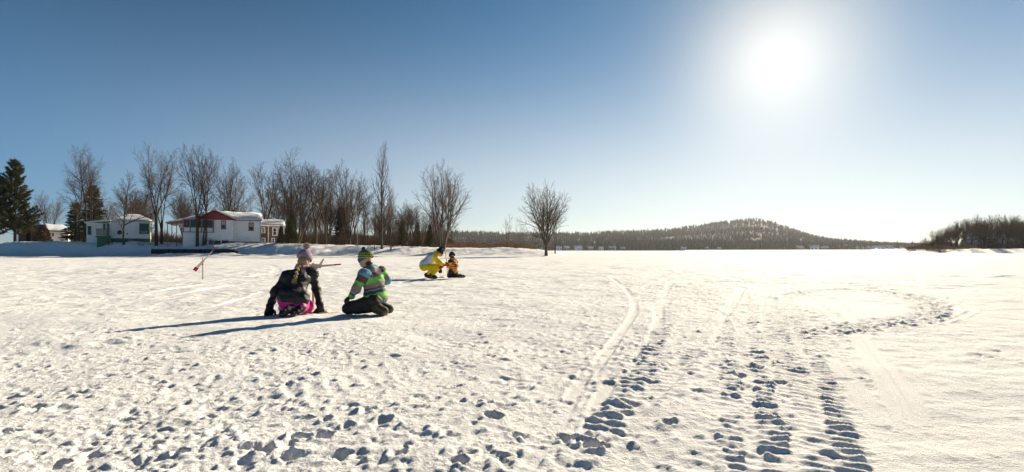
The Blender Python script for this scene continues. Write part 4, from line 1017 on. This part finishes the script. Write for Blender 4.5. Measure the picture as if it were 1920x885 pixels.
def boots(J, s_, h, m, parent, color=None):
    for q in 'LR':
        a = np.array(J['ank'+q]); t_ = np.array(J['toe'+q]); d = unit(t_-a); sp = unit(J.get('sole', (0, 0, -1)))
        b_ = sdf_part('boot', [('c', a-d*.015, a+d*.02, .060*s_, .058*s_), ('c', a+d*.01, t_, .052*s_, .045*s_), ('c', a+d*.0+sp*.02, t_+sp*.015, .048*s_, .044*s_)], h, m, parent, k=.02, color=color)
        sdf_part('sole', [('c', a-d*.03+sp*.043*s_, t_+d*.012+sp*.038*s_, .030*s_, .028*s_)], h, SOLE, b_)
def hat(J, s_, h, m, parent, tilt=.0, lift=.0, color=None, size=1., cuff=True):
    fw, rt, u2 = head_axes(J); H_ = np.array(J['head']); R_ = np.stack([fw, rt, u2]); c = H_+u2*(.028+lift)*s_-fw*.008*s_; r_ = np.array((.108, .096, .122))*s_*size
    n2 = -(u2*1.0+fw*(.22+tilt)); n2 = unit(n2); base = H_+u2*.012*s_
    o = sdf_part('knit_hat', [('e', c, r_, R_)], h, m, parent, cuts=[(base, n2)], color=color)
    if cuff: sdf_part('hat_cuff', [('e', c, r_*1.07, R_)], h, m, o, cuts=[(base-n2*-.004, n2), (base-n2*.052*s_, -n2)], color=color)
    return o, H_+u2*(.028+lift+.122*size)*s_
SOLE = mat('boot_sole', (.06, .05, .036), .8, var=.3, scale=40)
BLACKC = mat('black_shell_fabric', (.016, .016, .018), .55, var=.2, scale=12, bump=.006, bscale=22, spec=.35)
BLACKK = mat('black_knit', (.018, .018, .019), .9, bump=.004, bscale=120)
PINKC = mat('pink_snow_pants', (.62, .018, .24), .6, var=.12, scale=10, bump=.006, bscale=20)
LILAC = mat('lilac_knit', (.33, .22, .29), .95, var=.12, scale=30, bump=.006, bscale=90)
FUR = mat('cream_fur', (.62, .52, .40), .9, var=.2, scale=40); HAIR = mat('blond_hair', (.32, .19, .085), .55, rgb2=(.48, .32, .16), scale=70); DHAIR = mat('dark_hair', (.035, .022, .014), .5)
PATCH = mat_attr('patterned_fabric', .75, bump=.005, bscale=25)
def cols(*rgb): return np.array(rgb, float)

def place(px, py): p = GP(px, py); return Vector((p[0], p[1], ground_z(p[0], p[1])))

# girl in the black jacket
J = dict(hip=(-.03, .02, .24), hem=(-.025, .035, .27), chest=(.055, .17, .50), neck=(.095, .25, .645), head=(.13, .295, .775), face=(.62, .72, -.30), hup=(.05, .1, 1),
         shL=(-.095, .19, .545), elL=(-.250, .16, .335), wrL=(-.322, .11, .115), shR=(.225, .235, .59), elR=(.292, .24, .33), wrR=(.335, .13, .095), hdL=(-.12, .45, -.75), hdR=(.08, .25, -.9),
         hipL=(-.10, .0, .22), hipR=(.06, .02, .22), kneeL=(-.13, .30, .09), kneeR=(.17, .22, .10), ankL=(-.06, -.11, .115), ankR=(.08, -.10, .115), toeL=(-.155, -.13, .055), toeR=(-.01, -.16, .05), sole=(-.1, -.9, -.25))
g = body('person', J, .95, .012, place(553, 589), 'person in black jacket and pink snow pants kneeling with both hands on the snow')
sdf_part('jacket', jacket_prims(J, .95)+[('c', (-.10, -.005, .265), (.07, .005, .235), .128, .128)], .011, BLACKC, g, k=.05, fold=(.012, 11, (1, 1, 1.3)))
sdf_part('snow_pants', pants_prims(J, .95), .012, PINKC, g, k=.04, fold=(.008, 12, (1, 1, 1)))
def girlboot(V):
    n_ = noise3(V, 26, 3); return np.where((n_ > .20)[:, None], cols(.30, .29, .27), cols(.016, .016, .017))
boots(J, 1.0, .009, mat_attr('spotted_boot', .7), g, girlboot)
for q, sd in (('L', 1), ('R', -1)):
    gl_ = sdf_part('glove', glove_prims(J['wr'+q], J['hd'+q], (0, -.7, -.6), 1.25, .45, sd), .0075, BLACKK, g, k=.010)
    w_ = np.array(J['wr'+q]); sdf_part('cuff', [('c', w_-unit(J['hd'+q])*.03, w_+unit(J['hd'+q])*.02, .052, .048)], .008, BLACKK, gl_)
ht, tip = hat(J, .98, .008, LILAC, g, lift=.012, size=1.05)
fur('pompom', tip+np.array((0, 0, .045)), .058, 900, .03, .0035, FUR, ht, 3)
bp_ = [np.array(p) for p in ((.065, .215, .755), (.050, .150, .70), (.038, .080, .655), (.022, .030, .60), (.008, .012, .545), (-.002, .0, .515))]
br_ = []
for i in range(5):
    for q in (0, .5):
        p = bp_[i]*(1-q)+bp_[i+1]*q; sd = 1 if (i*2+int(q*2)) % 2 else -1
        br_.append(('c', p+np.array((.012*sd, 0, .012)), p+np.array((-.010*sd, -.004, -.018)), .017, .014))
bo = sdf_part('braid', br_, .006, HAIR, g, k=.006)
V, F = [], []; rg = random.Random(4)
for k in range(170):
    p = Vector((-.004+rg.gauss(0, .009), -.006+rg.gauss(0, .007), .52)); spikes(V, F, p, Vector((rg.gauss(-.12, .22), rg.gauss(-.05, .10), -1)).normalized(), rg.uniform(.07, .13), .0032)
pyobj('braid_tail', V, F, HAIR, bo)
sdf_part('hair', [('e', (.105, .245, .755), (.075, .075, .07), None)], .009, HAIR, g)
sdf_part('scarf', [('c', (.07, .225, .665), (.125, .27, .675), .074, .070)], .009, LILAC, g, fold=(.008, 20, (1, 1, 2)))

# child in the striped jacket
J = dict(hip=(.10, .03, .22), hem=(.115, .035, .25), chest=(.085, .04, .46), neck=(.03, .055, .645), head=(-.03, .065, .765), face=(-.88, .30, -.22), hup=(0, 0, 1),
         shL=(-.02, -.105, .575), elL=(-.115, -.135, .385), wrL=(-.205, -.03, .27), shR=(.155, .16, .595), elR=(.240, .18, .475), wrR=(.07, .31, .42), hdL=(-.6, .45, -.35), hdR=(-.7, .4, .1),
         hipL=(.10, -.07, .20), hipR=(.12, .12, .20), kneeL=(-.235, -.09, .105), kneeR=(-.21, .15, .105), ankL=(.16, -.10, .105), ankR=(.20, .05, .105), toeL=(.265, -.165, .075), toeR=(.31, -.01, .08), sole=(.35, -.75, .35))
g = body('person', J, .95, .012, place(688, 589), 'person in striped green, grey and blue jacket kneeling on black snow pants'); g.rotation_euler.z -= .22
TAUPE, DTAUPE, GREENC, BLUEC = cols(.24, .185, .155), cols(.075, .055, .055), cols(.17, .46, .085), cols(.12, .29, .40)
def stripes(V):
    out_ = np.zeros((len(V), 3)); x_, y_, z_ = V.T; zz2 = z_-.22*(x_-.08)+.004*np.sin(x_*60)
    bands = [(.165, BLUEC), (.215, TAUPE), (.30, GREENC), (.345, DTAUPE), (.362, BLUEC), (.385, DTAUPE), (.455, TAUPE), (.535, GREENC), (.605, DTAUPE), (.645, TAUPE), (9, BLUEC)]
    lo_ = -9
    for zt, c in bands:
        m = (zz2 >= lo_) & (zz2 < zt); out_[m] = c; lo_ = zt
    tor = sdf_eval(V, [('c', J['hem'], J['chest'], .15, .15), ('c', J['chest'], J['neck'], .135, .075)], .01)
    for q in 'LR':
        s0, e0_, w0 = [np.array(J[n2+q]) for n2 in ('sh', 'el', 'wr')]
        d1 = sdf_eval(V, [('c', s0, e0_, .068, .057)], .01); d2 = sdf_eval(V, [('c', e0_, w0, .057, .044)], .01); L1 = np.linalg.norm(e0_-s0); L2 = np.linalg.norm(w0-e0_)
        t1 = np.clip((V-s0)@(e0_-s0)/L1**2, 0, 1)*L1; t2 = L1+np.clip((V-e0_)@(w0-e0_)/L2**2, 0, 1)*L2; t_ = np.where(d1 < d2, t1, t2)/(L1+L2)+(.24 if q == 'R' else 0)
        m = np.minimum(d1, d2) < tor-.005; lo_ = -1
        for tt, c in ((.05, BLUEC), (.28, DTAUPE), (.42, GREENC), (.60, TAUPE), (.72, BLUEC), (.84, DTAUPE), (2, GREENC)):
            mm = m & (t_ >= lo_) & (t_ < tt); out_[mm] = c; lo_ = tt
    return out_
sdf_part('jacket', jacket_prims(J, .95)+[('c', (.07, -.04, .24), (.15, .10, .24), .12, .12)], .010, PATCH, g, k=.045, fold=(.012, 12, (1, 1, 1.3)), color=stripes)
def hoodc(V):
    t_ = (V[:, 2]-.60)/.12+2*(V[:, 0]); return np.where((t_ > .82)[:, None], BLUEC, np.where((t_ > .35)[:, None], TAUPE, np.where((t_ > .22)[:, None], GREENC, DTAUPE)))
sdf_part('hood', [('c', (.06, .0, .625), (.075, .13, .635), .062, .062), ('c', (-.03, -.015, .635), (.06, .0, .64), .045, .06), ('c', (-.03, .13, .635), (.07, .12, .64), .045, .06)], .009, PATCH, g, k=.04, fold=(.008, 18, (1, 1, 1)), color=hoodc)
sdf_part('snow_pants', pants_prims(J, .95), .012, mat('black_snow_pants', (.028, .025, .023), .65, var=.2, scale=12, bump=.006, bscale=22), g, k=.014, fold=(.016, 10, (1, 1, 1)))
boots(J, 1.28, .009, mat('brown_boot', (.12, .09, .05), .75, var=.35, scale=26), g)
for q, sd in (('L', 1), ('R', -1)): sdf_part('glove', glove_prims(J['wr'+q], J['hd'+q], (.2, .3, -.9), 1.15, .6, sd), .0075, BLACKK, g, k=.010)
KNIT = mat_attr('striped_knit', .95, bump=.006, bscale=90)
def hatc(V):
    z_ = V[:, 2]; ph = ((z_-.80)/.031) % 1.; st = np.where((ph < .55)[:, None], cols(.38, .36, .05), cols(.05, .10, .05))
    st = np.where((z_ > .875)[:, None], cols(.07, .14, .09), st); return np.where((z_ < .805)[:, None], cols(.045, .13, .19), st)
ht, tip = hat(J, .98, .007, KNIT, g, lift=.012, size=1.05, color=hatc)
fur('pompom', tip+np.array((0, 0, .012)), .026, 420, .016, .003, mat('dark_green_yarn', (.025, .06, .05), .9), ht, 5)
sdf_part('hair', [('e', (.005, .065, .735), (.062, .075, .05), None)], .009, DHAIR, g)

# adult in yellow and white
J = dict(hip=(-.17, 0, .40), hem=(-.14, 0, .43), chest=(.05, 0, .61), neck=(.19, 0, .735), head=(.315, -.01, .80), face=(.88, -.02, -.42), hup=(0, 0, 1),
         shR=(.14, -.165, .68), elR=(.325, -.205, .50), wrR=(.465, -.10, .435), shL=(.15, .165, .68), elL=(.30, .19, .45), wrL=(.325, .05, .33), hdR=(.85, .35, -.2), hdL=(.1, -.2, -1),
         hipR=(-.17, -.09, .37), kneeR=(.28, -.17, .37), ankR=(.07, -.13, .105), toeR=(.20, -.14, .05), hipL=(-.17, .09, .37), kneeL=(.22, .18, .38), ankL=(-.08, .13, .105), toeL=(.06, .14, .05))
g = body('person', J, 1.06, .014, place(805, 523), 'person in white and yellow snowsuit crouching over the ice hole')
YEL, WHT = cols(.80, .58, .012), cols(.62, .65, .74)
def suit(V):
    arms = sdf_eval(V, [('c', np.array(J['sh'+q])*.55+np.array(J['el'+q])*.45, J['el'+q], .070, .063) for q in 'LR']+[('c', J['el'+q], J['wr'+q], .063, .05) for q in 'LR'], .01)
    tor = sdf_eval(V, [('c', J['hem'], J['chest'], .16, .16), ('c', J['chest'], J['neck'], .14, .08)], .01)
    c = np.where((arms < tor-.012)[:, None], YEL, WHT); c = np.where(((V[:, 0] > .20) & (V[:, 2] > .68))[:, None], YEL, c)
    pk = np.linalg.norm((V-np.array((.02, -.17, .43)))/np.array((.05, .12, .055)), axis=1) < 1; c[pk] = YEL; return c
sdf_part('jacket', jacket_prims(J, 1.08)+[('c', (-.15, -.05, .42), (-.15, .05, .42), .15, .15)], .013, PATCH, g, k=.05, fold=(.010, 10, (1, 1, 1)), color=suit)
sdf_part('hood', [('c', (.165, -.06, .79), (.165, .06, .79), .066, .066), ('c', (.20, -.07, .72), (.20, .07, .72), .06, .06)], .012, mat('yellow_shell', (.80, .58, .012), .6, var=.1, scale=14, bump=.006, bscale=20), g, k=.04)
sdf_part('snow_pants', pants_prims(J, 1.0), .013, mat('yellow_snow_pants', (.78, .56, .012), .6, var=.12, scale=10, bump=.006, bscale=20), g, k=.045, fold=(.010, 11, (1, 1, 1)))
boots(J, 1.15, .011, BLACKC, g)
for q, sd in (('L', 1), ('R', -1)): sdf_part('glove', glove_prims(J['wr'+q], J['hd'+q], (.2, .2, -.9), 1.3, .9, sd), .009, BLACKK, g, k=.012)
ht, tip = hat(J, 1.04, .009, BLACKK, g, lift=.010, size=1.05)
fur('pompom', tip+np.array((0, 0, .018)), .035, 360, .02, .004, BLACKK, ht, 6)
# red scoop held over the hole
sc_ = place(805, 523); RPL = mat('red_plastic', (.62, .02, .015), .4)
V, F = [], []; tube(V, F, [Vector((.545, -.105, .415)), Vector((.47, -.165, .405)), Vector((.42, -.20, .385))], [.016, .016, .014], 8)
sc = empty('ice_scoop', sc_, math.atan2(-sc_[0], sc_[1])); tag(sc, 'red plastic scoop held in the gloved hand of the yellow suit', 'scoop')
pyobj('handle', V, F, RPL, sc, True)
V, F = [], []
for j in range(4):
    r_ = (.018, .052, .060, .048)[j]; p = Vector((.42, -.20, .385)).lerp(Vector((.29, -.22, .335)), (0, .3, .7, 1)[j])
    for i in range(12): V.append(tuple(p+Vector((-.02*math.sin(i*.5236), r_*math.cos(i*.5236), r_*.8*math.sin(i*.5236)))))
for j in range(3):
    for i in range(12): F.append((j*12+i, j*12+(i+1) % 12, (j+1)*12+(i+1) % 12, (j+1)*12+i))
pyobj('bowl', V, F, RPL, sc, True)

# child in the plaid jacket
J = dict(hip=(-.02, .0, .25), hem=(-.02, .0, .25), chest=(-.03, .0, .43), neck=(-.05, .01, .575), head=(-.058, .03, .685), face=(-.45, .88, -.15), hup=(0, 0, 1),
         shL=(-.115, -.075, .515), elL=(-.165, -.075, .375), wrL=(-.205, .02, .44), shR=(.055, .095, .515), elR=(.085, .14, .37), wrR=(-.02, .24, .36), hdL=(-.5, .4, .3), hdR=(-.6, .7, .1),
         hipL=(-.07, -.04, .21), hipR=(.03, .05, .21), kneeL=(-.14, .03, .085), kneeR=(-.02, .14, .085), ankL=(.14, -.05, .075), ankR=(.19, .06, .075), toeL=(.255, -.05, .055), toeR=(.30, .05, .055), sole=(.7, -.3, .2))
g = body('person', J, .84, .013, place(851, 523), 'person in orange plaid jacket and black hat kneeling upright')
def plaid(V):
    u = V[:, 0]*.8-V[:, 1]*.6; a = np.floor(u/.032).astype(int); b_ = np.floor(V[:, 2]/.032+.5*np.sin(u*40)*.2).astype(int)
    h_ = _h(a & 0xffffffff, b_ & 0xffffffff, 3)/(2*math.pi); pal = np.array([[.78, .27, .02], [.85, .42, .04], [.75, .20, .03], [.42, .05, .06], [.07, .025, .05], [.80, .36, .05]])
    c = pal[np.minimum((h_*6).astype(int), 5)]; dk = (V[:, 2] > .47) & (np.hypot(u+.02, V[:, 2]-.55) < .062); c[dk] = (.02, .016, .02); return c
sdf_part('jacket', jacket_prims(J, .84)+[('c', (-.06, -.03, .23), (.03, .04, .23), .105, .105)], .012, PATCH, g, k=.045, fold=(.008, 12, (1, 1, 1)), color=plaid)
sdf_part('snow_pants', pants_prims(J, .84), .012, BLACKC, g, k=.04, fold=(.008, 12, (1, 1, 1)))
def kidboot(V): return np.where((noise3(V, 22, 8) > .22)[:, None], cols(.28, .27, .26), cols(.018, .018, .019))
boots(J, .95, .010, mat_attr('patched_boot', .7), g, kidboot)
for q, sd in (('L', 1), ('R', -1)): sdf_part('glove', glove_prims(J['wr'+q], J['hd'+q], (.2, .3, -.9), 1.05, .9, sd), .009, BLACKK, g, k=.010)
ht, tip = hat(J, .92, .008, BLACKK, g, lift=.006, size=1.08)
sdf_part('hair', [('e', (-.052, .008, .655), (.076, .076, .06), None)], .009, DHAIR, g)
sdf_part('collar', [('c', (-.08, -.025, .60), (-.02, .03, .605), .062, .062)], .011, mat('orange_fleece', (.55, .17, .04), .9), g)

# ------------------------------------------------------------------ tip-ups and ice holes
PINE = mat('pale_pine_wood', (.62, .47, .26), .7, var=.15, scale=9, stretch=(1, 1, 8)); GREYW = mat('bare_plywood', (.66, .55, .47), .75, var=.12, scale=8); REDP = mat('red_paint_tip', (.55, .03, .02), .5)
def bar(V, F, a, b_, wa, wb, th, nrm):
    """flat board from a to b, widths wa and wb, thickness th"""
    d = (b_-a).normalized(); nrm = nrm.normalized(); s_ = d.cross(nrm).normalized(); i = len(V)
    for p, w in ((a, wa), (b_, wb)):
        for (x_, y_) in ((-1, -1), (1, -1), (1, 1), (-1, 1)): V.append(tuple(p+s_*x_*w*.5+nrm*y_*th*.5))
    F += [(i, i+1, i+2, i+3), (i+7, i+6, i+5, i+4)]+[(i+k, i+4+k, i+4+(k+1) % 4, i+(k+1) % 4) for k in range(4)]
def tip_up(loc, top, tail, tip, label, lean=(0, 0), flag=True, fork=.45):
    o = empty('tip_up', loc, math.atan2(-loc[0], loc[1])); tag(o, label, 'tip-up'); FR = Vector((0, -1, 0))
    T = Vector((lean[0], lean[1], top)); V, F = [], []; bar(V, F, Vector((0, 0, -.1)), T, .032, .028, .022, FR); pyobj('stake', V, F, PINE, o)
    V, F = [], []; bar(V, F, T-Vector((0, 0, .14)), T-Vector((0, 0, .01)), .040, .040, .030, FR); pyobj('stake_band', V, F, REDP, o)
    piv = T-Vector((0, .03, .06)); a, b_ = piv+Vector(tail), piv+Vector(tip); V, F = [], []
    m_ = a.lerp(b_, fork); bar(V, F, a, m_, .085, .062, .012, FR); bar(V, F, m_+(b_-a).normalized()*.001, b_, .036, .022, .012, FR)
    dd = (b_-a).normalized(); pr = dd.cross(FR).normalized()
    if pr.z < 0: pr = -pr
    bar(V, F, m_-dd*.02+Vector((0, -.001, 0)), m_+pr*.11+dd*.05+Vector((0, -.001, 0)), .045, .016, .011, FR)
    pyobj('arm', V, F, GREYW, o)
    V, F = [], []; bar(V, F, b_+dd*.002, b_+dd*.11, .024, .020, .014, FR); pyobj('red_end', V, F, REDP, o)
    if flag:
        V, F = [], []; c = a-dd*.06; bar(V, F, c-dd*.065, c+dd*.055, .115, .105, .008, FR); pyobj('flag', V, F, mat('red_flag', (.50, .006, .012), .7), o)
    return o
p = place(380, 523); tip_up(p, .57, (-.14, 0, -.14), (.26, 0, .37), 'tip-up with a square red flag standing alone on the ice', fork=.42)
p = place(587, 580); tip_up(p, .73, (-.07, 0, .0), (.29, -.02, .03), 'tip-up with level grey arm just beyond the black jacket', flag=False, fork=.5)
p = place(839, 519); o = empty('tip_up', p); tag(o, 'tip-up stick with red end between yellow suit and plaid jacket', 'tip-up')
V, F = [], []; bar(V, F, Vector((.0, .02, -.1)), Vector((-.02, .03, .42)), .026, .024, .02, Vector((0, -1, 0))); pyobj('stake', V, F, PINE, o)
V, F = [], []; bar(V, F, Vector((.0, .0, .36)), Vector((-.07, .02, .75)), .034, .020, .014, Vector((0, -1, 0))); pyobj('arm', V, F, PINE, o)
V, F = [], []; bar(V, F, Vector((-.0705, .02, .753)), Vector((-.088, .02, .84)), .022, .02, .016, Vector((0, -1, 0))); pyobj('red_end', V, F, REDP, o)
SLUSH = mat('yellowish_slush', (.66, .58, .40), .5, var=.12, scale=14, bump=.02, bscale=24)
def slush(px, py, r, label, seed):
    rg = random.Random(seed); p = place(px, py); P_ = []
    for k in range(16):
        a = rg.uniform(0, 6.28); P_.append(('e', (r*.8*math.cos(a)*rg.uniform(.7, 1.2), r*.6*math.sin(a)*rg.uniform(.7, 1.2), .0), (rg.uniform(.05, .09), rg.uniform(.05, .09), rg.uniform(.015, .045)), None))
    o = sdf_part('ice_hole', P_, .012, SLUSH, None, k=.04, fold=(.01, 16, (1, 1, 1))); o.location = p; tag(o, label, 'ice hole')
slush(825, 521, .20, 'slushy rim of the ice hole in front of the yellow suit', 1)
slush(592, 582, .20, 'slushy rim of the ice hole beside the black jacket', 2)
